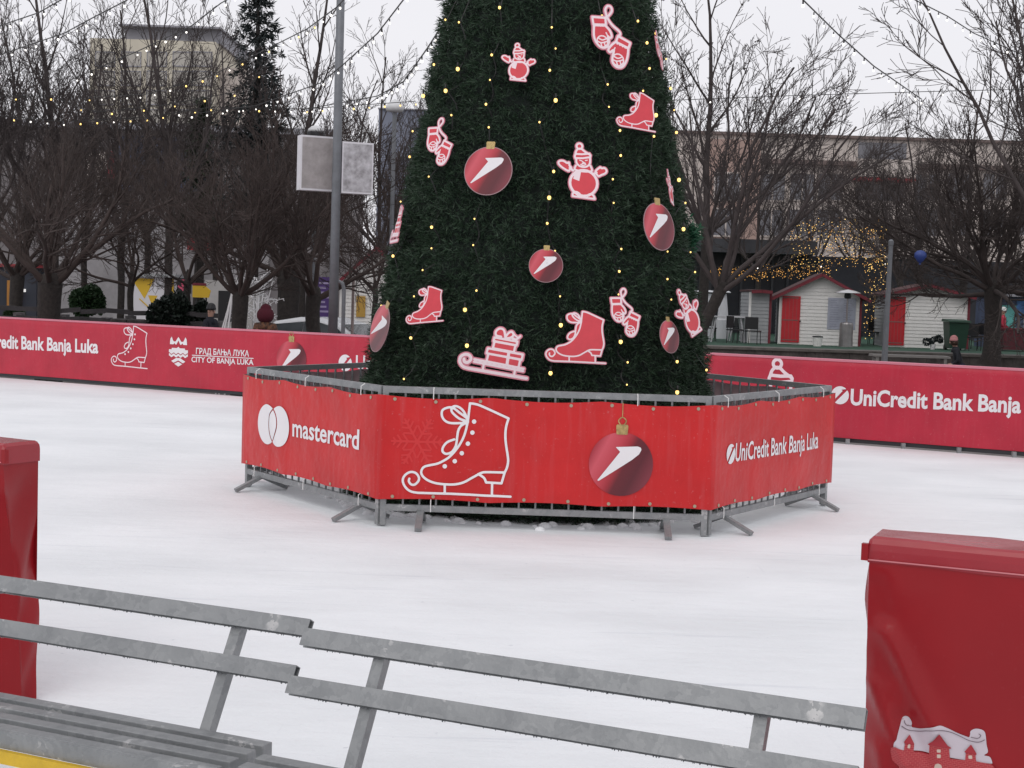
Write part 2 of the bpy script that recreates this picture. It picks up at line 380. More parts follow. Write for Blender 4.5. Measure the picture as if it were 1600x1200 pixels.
# --- bauble
slash = [(-.185, .537), (.5, .576), (.6, .54), (.62, .47), (.55, .33), (.33, .146), (-.673, -.546), (-.72, -.527), (-.04, .39)]
def disc_grid(r=1., nr=8, na=40):
    V = [(0, 0)]+[(r*(i+1)/nr*math.cos(2*math.pi*k/na), r*(i+1)/nr*math.sin(2*math.pi*k/na)) for i in range(nr) for k in range(na)]
    Fc = [(0, 1+k, 1+(k+1) % na) for k in range(na)]+[(1+i*na+k, 1+(i+1)*na+k, 1+(i+1)*na+(k+1) % na, 1+i*na+(k+1) % na) for i in range(nr-1) for k in range(na)]
    return V, Fc
D_slash = Design([], [slash], border=.001, res=60)
D_cap = Design([(smooth([(-.06, 1.24), (-.12, 1.36), (0, 1.47), (.12, 1.36), (.06, 1.24)]), .035)], [[(-.17, .93), (-.19, 1.2), (-.16, 1.24), (.16, 1.24), (.19, 1.2), (.17, .93)]], border=.001, res=40)
def capreg(ring=True): return region(np.minimum(D_cap.st, D_cap.fl) if ring else D_cap.fl, D_cap.xs, D_cap.ys)
# --- two overlapping circles, slashed ball, crest
def sdreg(f, x0, x1, y0, y1, res):
    h = max(x1-x0, y1-y0)/res; xs = np.arange(x0, x1+h, h); ys = np.arange(y0, y1+h, h); X, Y = np.meshgrid(xs, ys); return region(f(X, Y), xs, ys)
def rings(X, Y):
    a = np.hypot(X+.6, Y)-1; b = np.hypot(X-.6, Y)-1
    u = np.minimum(a, b); edge = np.where(b < .03, np.abs(a)-.035, 9); edge2 = np.where(a < .03, np.abs(b)-.035, 9)
    return np.maximum(u, -np.minimum(edge, edge2))
REG_rings = sdreg(rings, -1.7, 1.7, -1.1, 1.1, 130)
def slashball(X, Y):
    c = np.hypot(X, Y)-1
    return np.maximum(c, -poly_sd(X, Y, [(-.9, -.85), (-.75, -1.05), (.75, .55), (1.0, .62), (.95, .78), (.1, .62), (.28, .5)]))
REG_slashball = sdreg(slashball, -1.1, 1.1, -1.1, 1.1, 70)
def crest(X, Y):
    d = np.full(X.shape, 9.)
    castle = [(-.9, .55), (-.85, 1.0), (-.7, 1.2), (-.6, .95), (-.5, .8), (-.3, .8), (0, 1.2), (.3, .8), (.5, .8), (.6, .95), (.72, 1.2), (.85, 1.0), (.9, .55), (.5, .55), (.45, .68), (.3, .55), (.2, .55), (0, .9), (-.2, .55), (-.3, .55), (-.45, .68), (-.5, .55)]
    d = np.minimum(d, poly_sd(X, Y, castle))
    band = [(-1., .12), (-.7, .12), (-.7, .25), (-.15, .25), (0, .38), (.15, .25), (.7, .25), (.7, .12), (1., .12), (1., -.12)]+[(x/10, -.2+.07*math.cos(x*1.3)) for x in range(10, -11, -1)]
    d = np.minimum(d, poly_sd(X, Y, band))
    wave = [(x/10, -.28+.07*math.cos(x*1.3)) for x in range(-10, 11)]+[(x/10, -.48+.07*math.cos(x*1.3)) for x in range(10, -11, -1)]
    d = np.minimum(d, poly_sd(X, Y, wave))
    che = [(-.75, -.85), (-.2, -.58), (.2, -.58), (.75, -.85), (.5, -1.0), (0, -.78), (-.5, -1.0)]
    d = np.minimum(d, poly_sd(X, Y, che))
    low = [(-.42, -1.08), (0, -.9), (.42, -1.08), (0, -1.3)]
    return np.minimum(d, poly_sd(X, Y, low))
REG_crest = sdreg(crest, -1.1, 1.1, -1.4, 1.3, 110)
# ---------------------------------------------------------------- lettering
def text_region(s, bold=.012):
    c = bpy.data.curves.new('lettering', 'FONT'); c.body = s; c.offset = bold; c.resolution_u = 3; c.dimensions = '2D'; c.fill_mode = 'FRONT'
    o = bpy.data.objects.new('lettering_tmp', c); COL.objects.link(o)
    dg = bpy.context.evaluated_depsgraph_get(); me = o.evaluated_get(dg).to_mesh()
    V = [(v.co.x, v.co.y) for v in me.vertices]; Fc = [tuple(p.vertices) for p in me.polygons]
    o.evaluated_get(dg).to_mesh_clear(); bpy.data.objects.remove(o); bpy.data.curves.remove(c)
    return V, Fc
# ---------------------------------------------------------------- a vertical face that prints are laid on
class Face:
    def __init__(s, p0, p1, deform=None):
        s.p = Vector((p0[0], p0[1], 0)); e = Vector((p1[0]-p0[0], p1[1]-p0[1], 0)); s.L = e.length; s.e = e.normalized()
        s.n = s.e.cross(Vector((0, 0, 1)))           # towards the viewer when e runs to the right
        s.deform = deform
    def pos(s, u, z, off=0.):
        if s.deform: off += s.deform(u, z)
        return s.p+s.e*u+Vector((0, 0, z))+s.n*off
    def px(s, x, y):
        v = ray(x, y); t = (s.p-CAM).dot(s.n)/v.dot(s.n); q = CAM+v*t; return (q-s.p).dot(s.e), q.z
    def put(s, name, reg, mat, parent, fn, off, uv=False):
        V, Fc = reg; b = MB(); b.v = [tuple(s.pos(*fn(x, y), off)) for x, y in V]; b.f = [tuple(f) for f in Fc]
        if uv: b.uv = V
        o = b.build(name, mat, parent, world=True, fix=False)
        me = o.data; 
        if len(me.polygons) and me.polygons[0].normal.dot(parent.matrix_basis.to_3x3().inverted() @ s.n) < 0: me.flip_normals()
        return o
    def sim(s, A, a, B, b):
        """similarity taking design points A,B to the face spots under photo pixels a,b"""
        a = complex(*s.px(*a)); b = complex(*s.px(*b)); A = complex(*A); B = complex(*B); k = (b-a)/(B-A)
        def fn(x, y):
            q = a+k*(complex(x, y)-A); return q.real, q.imag
        fn.k = abs(k); return fn
    def aff(s, a, b, c, d):
        """design axes: origin under pixel a is (0,0), pixel b is (1,0), and (0,1) is under pixel c"""
        o = Vector(s.px(*a)); ex = Vector(s.px(*b))-o; ey = Vector(s.px(*c))-o
        def fn(x, y): q = o+ex*x+ey*y; return q.x, q.y
        return fn
    def text(s, name, txt, parent, pl, pr, hpx, off=.004, bold=.012, mat=None):
        """txt from baseline pixel pl to pr; capital height hpx pixels"""
        V, Fc = text_region(txt, bold); x0 = min(v[0] for v in V); x1 = max(v[0] for v in V)
        ch = .69
        o = Vector(s.px(*pl)); ex = Vector(s.px(*pr))-o; h = s.px(pl[0], pl[1]-hpx)[1]-o.y
        fn = lambda x, y: (o.x+ex.x*(x-x0)/(x1-x0), o.y+ex.y*(x-x0)/(x1-x0)+h*y/ch)
        return s.put(name, (V, Fc), mat or M_white, parent, fn, off)
# ================================================================= ground, ice
def ice_material():
    m, nt, b = newmat('snowy_ice'); L = nt.links.new
    tc = nd(nt, 'ShaderNodeTexCoord')
    def noise_(scale, det, sc=None, rot=0, rough=.6):
        mp = nd(nt, 'ShaderNodeMapping'); mp.inputs['Scale'].default_value = sc or (1, 1, 1); mp.inputs['Rotation'].default_value = (0, 0, rot)
        L(tc.outputs['Object'], mp.inputs[0]); n = nd(nt, 'ShaderNodeTexNoise', Scale=scale, Detail=det, Roughness=rough); L(mp.outputs[0], n.inputs['Vector']); return n.outputs['Fac']
    def ramp(f, a, b_, c0, c1):
        r = nd(nt, 'ShaderNodeValToRGB'); r.color_ramp.elements[0].position = a; r.color_ramp.elements[1].position = b_
        r.color_ramp.elements[0].color = (*c0, 1); r.color_ramp.elements[1].color = (*c1, 1); L(f, r.inputs[0]); return r.outputs[0]
    big = ramp(noise_(.55, 7., (1, 1.6, 1), .3), .36, .66, (.755, .78, .80), (.845, .866, .886))
    cut = ramp(noise_(2.2, 4., (.22, 3.2, 1), .42, .7), .60, .74, (1, 1, 1), (.85, .857, .88))
    cut2 = ramp(noise_(3.5, 3., (3.0, .18, 1), .95, .7), .66, .78, (1, 1, 1), (.93, .935, .945))
    sp = ramp(noise_(17., 3.), .69, .76, (1, 1, 1), (.80, .81, .83))
    cur = big
    for k in (cut, cut2, sp):
        x = nd(nt, 'ShaderNodeMixRGB', blend_type='MULTIPLY', Fac=1.); L(cur, x.inputs[1]); L(k, x.inputs[2]); cur = x.outputs[0]
    L(cur, b.inputs['Base Color'])
    rr = ramp(noise_(.55, 7., (1, 1.6, 1), .3), .36, .6, (.62,)*3, (.85,)*3); L(rr, b.inputs['Roughness'])
    b.inputs['Specular IOR Level'].default_value = .22
    add = nd(nt, 'ShaderNodeMath', operation='ADD'); L(noise_(9., 6.), add.inputs[0]); L(noise_(3., 4., (.3, 3, 1), .42), add.inputs[1])
    bp = nd(nt, 'ShaderNodeBump', Strength=.35, Distance=.03); L(add.outputs[0], bp.inputs['Height']); L(bp.outputs[0], b.inputs['Normal'])
    return m
M_ice = ice_material()
M_snow = mat('snow', (.85, .86, .88), .8, var=.05, bump=.5, bs=20)
M_ground = mat('wet_paving', (.12, .105, .10), .55, var=.35, vs=1.2, bump=.2, bs=20)
g = MB().bx(-500, 500, -60, 700, -.5, -.3).build('ground', M_ground); tag(g, kind='structure')
# far board line and near board line of the rink
FA, FB = Vector((-4.31, 24.0, 0)), Vector((4.2, 19.35, 0)); FE = (FB-FA).normalized(); FN = Vector((FE.y, -FE.x, 0))   # FN towards the viewer
ice = MB(); e = FE
q = [FA-e*26+FN*.02, FB+e*30+FN*.02, FB+e*30+FN*32, FA-e*26+FN*32]
ice.v = [(p.x, p.y, z) for z in (-.29, 0) for p in q]; ice.f = [(0, 1, 2, 3), (7, 6, 5, 4)]+[(i, 4+i, 4+(i+1) % 4, (i+1) % 4) for i in range(4)]
tag(ice.build('ice', M_ice), kind='structure')

# ================================================================= far boards
def far_board(name_label, u0, u1):
    t = thing('rink_board', name_label, 'rink board', tuple(FA+FE*((u0+u1)/2)))
    return t
def wave(u, z): return .012*math.sin(u*1.7+.4)*math.sin(z*2.2)+.006*math.sin(u*5.1+z*3)
FF = Face(FA-FE*16, FB+FE*14, wave)                       # u runs along the boards
U0, _ = FF.px(-340, 540); Umid, _ = FF.px(840, 600); U1, _ = FF.px(1930, 640)
M_pinkstrip = mat('pink_strip', (.60, .20, .26), .45)
def board(label, ua, ub):
    c = FF.p+FF.e*((ua+ub)/2)
    t = thing('rink_board', label, 'rink board', (c.x, c.y, 0))
    nu, nz = int((ub-ua)/.12), 10; b = MB(); zb, zt = .075, 1.095
    V = []; Fc = []
    for i in range(nu+1):
        for j in range(nz+1):
            V.append(FF.pos(ua+(ub-ua)*i/nu, zb+(zt-zb)*j/nz, 0 if 0 < j < nz else .0))
    k = len(V)
    for i in range(nu+1): V.append(FF.pos(ua+(ub-ua)*i/nu, zt+.008, -.04)); 
    for i in range(nu+1): V.append(FF.pos(ua+(ub-ua)*i/nu, zt, -.09))
    for i in range(nu+1): V.append(FF.pos(ua+(ub-ua)*i/nu, zb, -.09))
    for i in range(nu):
        for j in range(nz): a = i*(nz+1)+j; Fc.append((a, a+nz+1, a+nz+2, a+1))
        a = i*(nz+1)+nz; Fc.append((a, a+nz+1, k+i+1, k+i)); Fc.append((k+i, k+i+1, k+nu+2+i, k+nu+1+i)); Fc.append((k+nu+1+i, k+nu+2+i, k+2*nu+3+i, k+2*nu+2+i))
    b.v = [tuple(p) for p in V]; b.f = Fc; b.build('vinyl_cover', M_redf, t, world=True, smooth=True)
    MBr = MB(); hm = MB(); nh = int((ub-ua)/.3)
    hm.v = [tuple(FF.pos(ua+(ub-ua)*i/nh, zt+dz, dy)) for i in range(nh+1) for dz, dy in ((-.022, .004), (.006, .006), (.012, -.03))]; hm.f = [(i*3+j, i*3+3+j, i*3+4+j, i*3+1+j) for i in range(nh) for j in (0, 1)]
    hm.build('top_strip', M_pinkstrip, t, world=True)  # thin paler pink strip along the top edge of the board
    p, q2 = FF.p+FF.e*ua-FF.n*.045, FF.p+FF.e*ub-FF.n*.045
    MBr.beam(p+Vector((0, 0, .045)), q2+Vector((0, 0, .045)), .05, .05).build('base_rail', M_dark, t, world=True)
    return t
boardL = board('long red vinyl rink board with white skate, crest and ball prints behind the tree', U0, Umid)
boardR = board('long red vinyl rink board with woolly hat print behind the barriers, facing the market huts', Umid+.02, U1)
for px_, py_ in ((1412, 698), (1499, 703), (1325, 693), (1585, 709)):
    u, z = FF.px(px_, py_); c = FF.p+FF.e*u+FF.n*.03
    MB().box((c.x, c.y, .035), (.05, .05, .07)).build('foot', M_galv, boardR, world=True)
FF.text('lettering', 'UniCredit Bank Banja Luka', boardL, (-42, 541), (153.5, 551.5), 19, bold=.03)
FF.text('lettering', 'ГРАД БАЊА ЛУКА', boardL, (307, 552.8), (390, 557), 8.8, bold=.02)
FF.text('lettering', 'CITY OF BANJA LUKA', boardL, (300, 565.4), (397, 570.2), 8.2, bold=.02)
l_ = FF.aff((301, 557.5), (397, 561.5), (301, 556.3), None) if False else None
def line_print(face, parent, a, b, w, mat=M_white):
    u0_, z0_ = face.px(*a); u1_, z1_ = face.px(*b); n = 14
    V = [(i/n, s_) for i in range(n+1) for s_ in (0, 1)]; Fc = [(2*i, 2*i+2, 2*i+3, 2*i+1) for i in range(n)]
    return face.put('line_print', (V, Fc), mat, parent, lambda x, y: (u0_+(u1_-u0_)*x, z0_+(z1_-z0_)*x+(y-.5)*w), .004)
line_print(FF, boardL, (301, 554.9), (397, 560), .013)
FF.put('skate_print', D_skate_line.get('stroke'), M_decow, boardL, FF.sim((.808, -.072), (208.6, 509.6), (1.255, -1.102), (230, 576)), .004)
u_, z_ = FF.px(279, 551); FF.put('crest_print', REG_crest, M_white, boardL, lambda x, y: (u_+x*.215, z_+.025+y*.20), .004)
def bauble_on(face, parent, px_, py_, r, squash=1., off=.004):
    u, z = face.px(px_, py_); fn = lambda x, y: (u+x*r*squash, z+y*r)
    o = face.put('bauble_print', disc_grid(), M_bauble, parent, fn, off, uv=True)
    face.put('logo_print', D_slash.get('fill'), M_white, parent, fn, off+.004)
    face.put('cap_print', capreg(), M_gold, parent, fn, off+.004)
bauble_on(FF, boardL, 455, 561.5, .3)
FF.put('logo_print', REG_slashball, M_white, boardL, (lambda uz: (lambda x, y: (uz[0]+x*.13, uz[1]+y*.13)))(FF.px(539, 567)), .004)
FF.text('lettering', 'UniCredit Bank Banja Luka', boardL, (556, 576), (835, 590), 21)
FF.put('hat_print', D_hat_line.get('stroke'), M_decow, boardR, FF.sim((.49, -.175), (1215, 562), (.54, -.41), (1218, 598)), .004)
FF.put('logo_print', REG_slashball, M_white, boardR, (lambda uz: (lambda x, y: (uz[0]+x*.118, uz[1]+y*.118)))(FF.px(1313, 617.5)), .004)
FF.text('lettering', 'UniCredit Bank Banja Luka', boardR, (1329, 632), (1666, 648.5), 24, bold=.03)
def fold(face, parent, a, b, w, mat): pass

# ================================================================= near boards (fabric wrapped gate ends)
NA, NB = Vector((-2.144, 6.198, 0)), Vector((1.186, 4.77, 0)); NE = (NB-NA).normalized(); NN = Vector((-NE.y, NE.x, 0))  # NN away from viewer
def near_board(label, P, d, L, seed, folds):
    """P: gate end at ground, d: +1 runs to the right / -1 to the left"""
    t = thing('rink_board', label, 'rink board', (P.x, P.y, 0)); th = .215; H = 1.1
    def sheet(p0, e, L, n, nu, nz, fo, z0=.004, z1=1.045, name='vinyl_wrap'):
        b = MB()
        for i in range(nu+1):
            for j in range(nz+1):
                u = L*i/nu; z = z0+(z1-z0)*j/nz; q = p0+e*u+n*fo(u, z); b.v.append((q.x, q.y, z))
        b.f = [(i*(nz+1)+j, (i+1)*(nz+1)+j, (i+1)*(nz+1)+j+1, i*(nz+1)+j+1) for i in range(nu) for j in range(nz)]
        return b
    def fo(u, z):
        s = .010*math.sin(u*2.3+seed)*math.sin((1.05-z)*2.6)+.004*math.sin(u*9+z*6+seed)
        for (ua, za, ub, zb, w, a) in folds:
            dx, dz = ub-ua, zb-za; l2 = dx*dx+dz*dz; k = min(1, max(0, ((u-ua)*dx+(z-za)*dz)/l2))
            dd = ((u-ua-k*dx)**2+(z-za-k*dz)**2); s += a*math.exp(-dd/(w*w))*(1-.3*k)
        wd = .045+.16*max(0, 1.0-z); edge = max(0, 1-u/wd); s -= (.035+.09*max(0, .95-z))*edge*edge*min(1, (1.06-z)*2.2)
        return s*min(1, (1.05-z)*9)
    fr = sheet(P, NE*d, L, -NN, 150, 60, fo)
    # end wall of the wrap
    def fo2(u, z): return (.012*math.sin(z*7+u*9+seed)+.008*math.sin(z*15-u*20))*min(1, (1.05-z)*6)
    en = sheet(P+NN*.0-NN*fo(0, 1.0)*0, NN, th, -NE*d, 10, 60, fo2)
    # meet the front sheet at the corner
    b = MB(); b.add(fr.v, fr.f)
    for i in range(11):
        for j in range(61):
            k = i*61+j; w = (1-i/10)
            q = Vector(en.v[k]); c = Vector(fr.v[j]); base = P+NN*0; q += (c-Vector((base.x, base.y, c.z)))*w*.9
            if i == 0: q = c
            en.v[k] = tuple(q)
    b.add(en.v, en.f)
    q0, q1 = P+NN*th, P+NN*th+NE*d*L
    b.add([(q0.x, q0.y, .004), (q1.x, q1.y, .004), (q1.x, q1.y, 1.05), (q0.x, q0.y, 1.05)], [(0, 1, 2, 3)])
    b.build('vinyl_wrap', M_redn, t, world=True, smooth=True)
    # top cover with its hem
    c = MB(); a = P-NN*.005-NE*d*.005; L2 = L+.01; T = th+.010
    prof = [(.002, 1.02), (0, 1.06), (.002, 1.082), (.009, 1.097), (.022, 1.103), (T-.02, 1.106), (T-.004, 1.097), (T, 1.08), (T, 1.02)]
    us = [0, .012, .05]+[L2*k/14 for k in range(1, 15)]
    for k, u in enumerate(us):
        for y, z in prof:
            zz = z-(.012 if k == 0 and z > 1.05 else 0)+.003*math.sin(u*11+y*20)*(1 if .005 < y < T-.005 or z < 1.03 else 0)
            q = a+NE*d*u+NN*y; c.v.append((q.x, q.y, zz))
    n = len(prof); c.f = [(i*n+j, (i+1)*n+j, (i+1)*n+j+1, i*n+j+1) for i in range(len(us)-1) for j in range(n-1)]+[tuple(range(n))]
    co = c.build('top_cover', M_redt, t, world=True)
    # hem seam
    sm = MB(); q = a-NN*.003; sm.beam(q+Vector((0, 0, 1.03)), q+NE*d*L2+Vector((0, 0, 1.03)), .004, .004)
    sm.build('seam', M_seam, t, world=True)
    k = MB(); q = a-NE*d*.008; k.box((q.x, q.y, 1.055), (.022, .022, .055), Matrix.Rotation(-.5, 3, 'Z')); k.build('corner_tab', M_redn, t, world=True)
    fm = MB().beam(P+NN*(th-.03)+NE*d*.2+Vector((0, 0, .03)), P+NN*(th-.03)+NE*d*L+Vector((0, 0, .03)), .05, .05); fm.build('base_rail', M_galv, t, world=True)
    return t, fo
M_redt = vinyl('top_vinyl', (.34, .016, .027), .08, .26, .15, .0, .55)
M_seam = mat('seam_thread', (.6, .2, .22), .6)
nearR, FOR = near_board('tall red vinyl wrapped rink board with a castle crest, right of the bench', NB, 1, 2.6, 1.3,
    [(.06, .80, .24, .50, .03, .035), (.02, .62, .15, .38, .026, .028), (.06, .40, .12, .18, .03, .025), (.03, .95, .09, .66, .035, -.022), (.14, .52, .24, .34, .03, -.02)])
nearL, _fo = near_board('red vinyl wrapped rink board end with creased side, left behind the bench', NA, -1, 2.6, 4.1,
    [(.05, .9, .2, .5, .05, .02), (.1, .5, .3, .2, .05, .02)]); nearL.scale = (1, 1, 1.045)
NF = Face(NB, NB+NE*2.6, FOR); NF.n = -NN
def cpx(pts): return [(1380+x*.1375, 1090+y*.1375) for x, y in pts]
def crest_part(name, pts, mat, off, holes=(), uvs=False, res=110):
    P = [NF.px(*p) for p in cpx(pts)]; Hs = [[NF.px(*p) for p in cpx(h)] for h in holes]
    x0, x1 = min(p[0] for p in P)-.01, max(p[0] for p in P)+.01; y0, y1 = min(p[1] for p in P)-.01, max(p[1] for p in P)+.01
    def f(X, Y):
        d = poly_sd(X, Y, P)
        for h in Hs: d = np.maximum(d, -poly_sd(X, Y, h))
        return d
    reg = sdreg(f, x0, x1, y0, y1, res)
    o = NF.put(name, reg, mat, nearR, lambda x, y: (x, y), off, uv=True); return o
M_crestw = mat('crest_grey_white', (.56, .50, .55), .5)
M_crestr = mat('crest_red', (.36, .02, .032), .5)
def brick_mat():
    m, nt, b = newmat('crest_brick_print'); L = nt.links.new
    tc = nd(nt, 'ShaderNodeTexCoord'); mp = nd(nt, 'ShaderNodeMapping'); mp.inputs['Rotation'].default_value = (0, 0, R(1.5)); L(tc.outputs['UV'], mp.inputs[0])
    br = nd(nt, 'ShaderNodeTexBrick', Scale=1.); br.inputs['Color1'].default_value = (.36, .02, .032, 1); br.inputs['Color2'].default_value = (.40, .022, .034, 1); br.inputs['Mortar'].default_value = (.5, .11, .10, 1)
    br.inputs['Brick Width'].default_value = .0135; br.inputs['Row Height'].default_value = .0062; br.inputs['Mortar Size'].default_value = .0006
    L(mp.outputs[0], br.inputs['Vector']); L(br.outputs['Color'], b.inputs['Base Color']); b.inputs['Roughness'].default_value = .5; return m
M_brick = brick_mat()
back_ = smooth([(130, 520), (140, 485), (165, 455), (172, 420), (190, 330), (208, 250), (225, 222), (258, 215), (295, 235), (322, 285), (318, 325)])+smooth([(318, 345), (420, 345), (520, 318), (600, 300), (660, 292), (720, 320), (850, 388), (985, 440)])+smooth([(995, 400), (1000, 365), (1050, 340), (1110, 345), (1155, 370), (1170, 420), (1180, 520), (1195, 605), (1150, 640), (1210, 655), (1235, 690), (1248, 738)])+[(1060, 720), (130, 560)]
crest_part('crest_print', back_, M_crestw, .003)
crest_part('castle_print', [(90, 600), (100, 550), (150, 535), (250, 575), (255, 520), (248, 485), (300, 420), (352, 525), (348, 610), (522, 640), (530, 530), (505, 524), (570, 480), (655, 382), (700, 470), (740, 530), (790, 562), (755, 565), (765, 680), (938, 695), (945, 610), (928, 600), (1005, 515), (1070, 625), (1055, 640), (1062, 708), (1240, 740), (1290, 800), (1290, 960), (190, 960), (190, 760), (150, 735), (110, 700)], M_brick, .006,
    holes=[[(285, 530), (298, 518), (312, 530), (312, 568), (283, 562)], [(615, 575), (660, 575), (660, 612), (615, 612)], [(615, 632), (660, 632), (660, 675), (615, 675)], [(975, 640), (1018, 640), (1018, 680), (975, 680)], [(575, 960), (578, 800), (590, 755), (630, 738), (665, 755), (678, 800), (678, 960)]], res=150)
for roof in ([(248, 485), (300, 420), (352, 525), (348, 535), (252, 500)], [(505, 524), (570, 480), (655, 382), (700, 470), (740, 530), (790, 562)], [(928, 600), (1005, 515), (1070, 625)]):
    crest_part('tower_roof_print', roof, M_crestr, .009, res=40)
for win in ([(575, 960), (578, 800), (590, 755), (630, 738), (665, 755), (678, 800), (678, 960)], [(283, 516), (314, 516), (314, 570), (283, 570)], [(612, 570), (664, 570), (664, 680), (612, 680)], [(972, 637), (1020, 637), (1020, 684), (972, 684)]):
    crest_part('window_print', win, mat('cream_print', (.62, .5, .42), .5) if 'cream_print' not in MATS else MATS['cream_print'], .0055, res=24)
M_gline = mat('grey_line_print', (.15, .11, .13), .6)
def stroke_print(name, pts, w, off):
    P = [NF.px(*p) for p in cpx(pts)]; x0, x1 = min(p[0] for p in P)-.02, max(p[0] for p in P)+.02; y0, y1 = min(p[1] for p in P)-.02, max(p[1] for p in P)+.02
    NF.put(name, sdreg(lambda X, Y: seg_dist(X, Y, P)-w/2, x0, x1, y0, y1, 170), M_gline, nearR, lambda x, y: (x, y), off)
stroke_print('scroll_print', smooth([(318, 325), (270, 318), (245, 290), (240, 265)])+[], .0025, .0075)
stroke_print('scroll_print', smooth([(215, 320), (290, 372), (400, 378), (520, 352), (640, 338), (760, 368), (880, 420), (985, 470), (1090, 488), (1160, 462)]), .0025, .0075)
stroke_print('scroll_print', smooth([(1005, 432), (1080, 445), (1115, 415), (1095, 395)]), .0025, .0075)

# ================================================================= crowd barriers round the tree
HC = Vector((.262, 13.5, 0)); BL = 2.42
vL, vA, vB, vR = Vector((-2.40, 13.4, 0)), Vector((-1.0, 11.43, 0)), Vector((1.553, 11.40, 0)), Vector((2.885, 13.34, 0))
vC, vD = Vector((1.50, 15.5, 0)), Vector((-1.0, 15.55, 0))
def make_barrier(L):
    t = empty('crowd_barrier')
    h = L/2-.03
    MB().beam((-h, 0, 1.075), (h, 0, 1.075), .04, .05).build('top_rail', M_galv, t)
    MB().beam((-h, 0, .15), (h, 0, .15), .04, .05).build('bottom_rail', M_galv, t)
    for s in (-1, 1): MB().bx(s*(h+.022)-.022, s*(h+.022)+.022, -.021, .021, .01, 1.1).build('post', M_galv, t)
    n = 19; b0 = None
    for k in range(1, n):
        x = -h+2*h*k/n
        if b0 is None: b0 = MB().bx(-.007, .007, -.007, .007, .175, 1.05).build('bar', M_galv, t)
        else: b0_ = link('bar', b0.data, t); b0_.location = (x, 0, 0)
        if k == 1: b0.location = (x, 0, 0)
    for s in (-1, 1):
        f = MB(); x = s*(h-.26)
        f.beam((x, -.01, .125), (x, -.25, .018), .05, .03); f.beam((x, .01, .125), (x, .25, .018), .05, .03)
        f.build('foot', M_galv, t)
    return t
def place_barrier(t, a, b):
    c = (a+b)/2; d = b-a; t.location = (c.x, c.y, 0); t.rotation_euler = (0, 0, math.atan2(d.y, d.x))
    t.scale = (((d.length-.03)/BL), 1, 1)
GB = 'galvanised barriers in a ring round the tree'
br = make_barrier(BL); place_barrier(br, vA, vB); tag(br, 'grey steel barrier in front of the tree, behind the banner with large skate and ball', 'barrier', GB)
for (a, b, lab) in ((vL, vA, 'grey steel barrier carrying the banner with two white circles'), (vB, vR, 'grey steel barrier carrying the right banner face with small white lettering'),
                    (vD, vL, 'grey steel barrier behind the tree on its left, dark bars seen from inside'), (vR, vC, 'grey steel barrier behind the tree on its right, pale banner back between bars')):
    c = copy_tree(br); place_barrier(c, a, b); tag(c, lab)
# ---- banner wrapped round the barriers
ban = thing('banner', 'bright red vinyl banner wrapped around the barrier ring, white skate and ball prints', 'banner', tuple(HC))
def bdef(k):
    def f(u, z):
        t = (z-.2)/.85
        s = .010*math.sin(u*2.9+k)*math.sin(t*3.1)+.005*math.sin(u*7.3+z*4+k*2)*math.sin(t*3.1)
        s += .012*math.exp(-((u-.45-.5*(1.05-z))**2)/.004)*min(1, max(0, (1.05-z)*3))*(1 if k in (1, 2) else .25)
        s += .008*math.exp(-((u-1.5-.25*(1.05-z))**2)/.006)*min(1, max(0, (1.05-z)*3))*max(0, z-.3)
        return s
    return f
ring = [vL, vA, vB, vR, vC, vD]
def outw(a, b):
    d = (b-a).normalized(); return Vector((d.y, -d.x, 0))
rp = []
for i, v in enumerate(ring):
    n1 = outw(ring[i-1], v); n2 = outw(v, ring[(i+1) % 6]); n = (n1+n2).normalized(); rp.append(v+n*.045/max(.5, n.dot(n1)))
BF = [Face(rp[i], rp[(i+1) % 6], bdef(i+1)) for i in range(6)]
b = MB(); nz = 14
cols = []
for i, f in enumerate(BF):
    nu = 44
    for k in range(nu):
        u = f.L*k/nu; edge = min(1, min(u, f.L-u)/.12); cols.append((f, u, edge))
for f, u, edge in cols:
    for j in range(nz+1):
        t = j/nz; sag = .022*math.sin(math.pi*((u/f.L*3) % 1))*(1 if j == nz else 0)+.014*math.sin(math.pi*((u/f.L*3) % 1))*(-1 if j == 0 else 0)
        z = .215+(1.035-.215)*t-sag
        d = f.deform; p = f.p+f.e*u+f.n*(d(u, z)*edge)+Vector((0, 0, z)); b.v.append(tuple(p))
nc = len(cols)
b.f = [(i*(nz+1)+j, ((i+1) % nc)*(nz+1)+j, ((i+1) % nc)*(nz+1)+j+1, i*(nz+1)+j+1) for i in range(nc) for j in range(nz)]
def two_sided(m1, back):
    m, nt, bb = m1, m1.node_tree, m1.node_tree.nodes['Principled BSDF']; L = nt.links.new
    geo = nd(nt, 'ShaderNodeNewGeometry'); src = bb.inputs['Base Color'].links[0].from_socket
    x = nd(nt, 'ShaderNodeMixRGB'); L(geo.outputs['Backfacing'], x.inputs[0]); L(src, x.inputs[1]); x.inputs[2].default_value = (*back, 1); L(x.outputs[0], bb.inputs['Base Color'])
M_redban = M_red; two_sided(M_redban, (.52, .36, .38))
o = b.build('vinyl_sheet', M_redban, ban, world=True, smooth=True, fix=False)
for f in BF:
    dd = f.deform; f.deform = (lambda dd, L: (lambda u, z: dd(u, z)*max(0, min(1, min(u, L-u)/.12))))(dd, f.L)
F1, F2, F3 = BF[0], BF[1], BF[2]
F2.put('skate_print', D_skate_line.get('stroke'), M_white, ban, F2.sim((.808, -.072), (734.4, 630.2), (1.255, -1.102), (797.7, 776)), .006)
u_, z_ = F2.px(970, 725); rb = .492*(F2.px(1021, 725)[0]-F2.px(919, 725)[0])
bauble_on(F2, ban, 970, 725, rb, off=.006)
fnc = lambda x, y: (u_+x*rb, z_+y*rb)
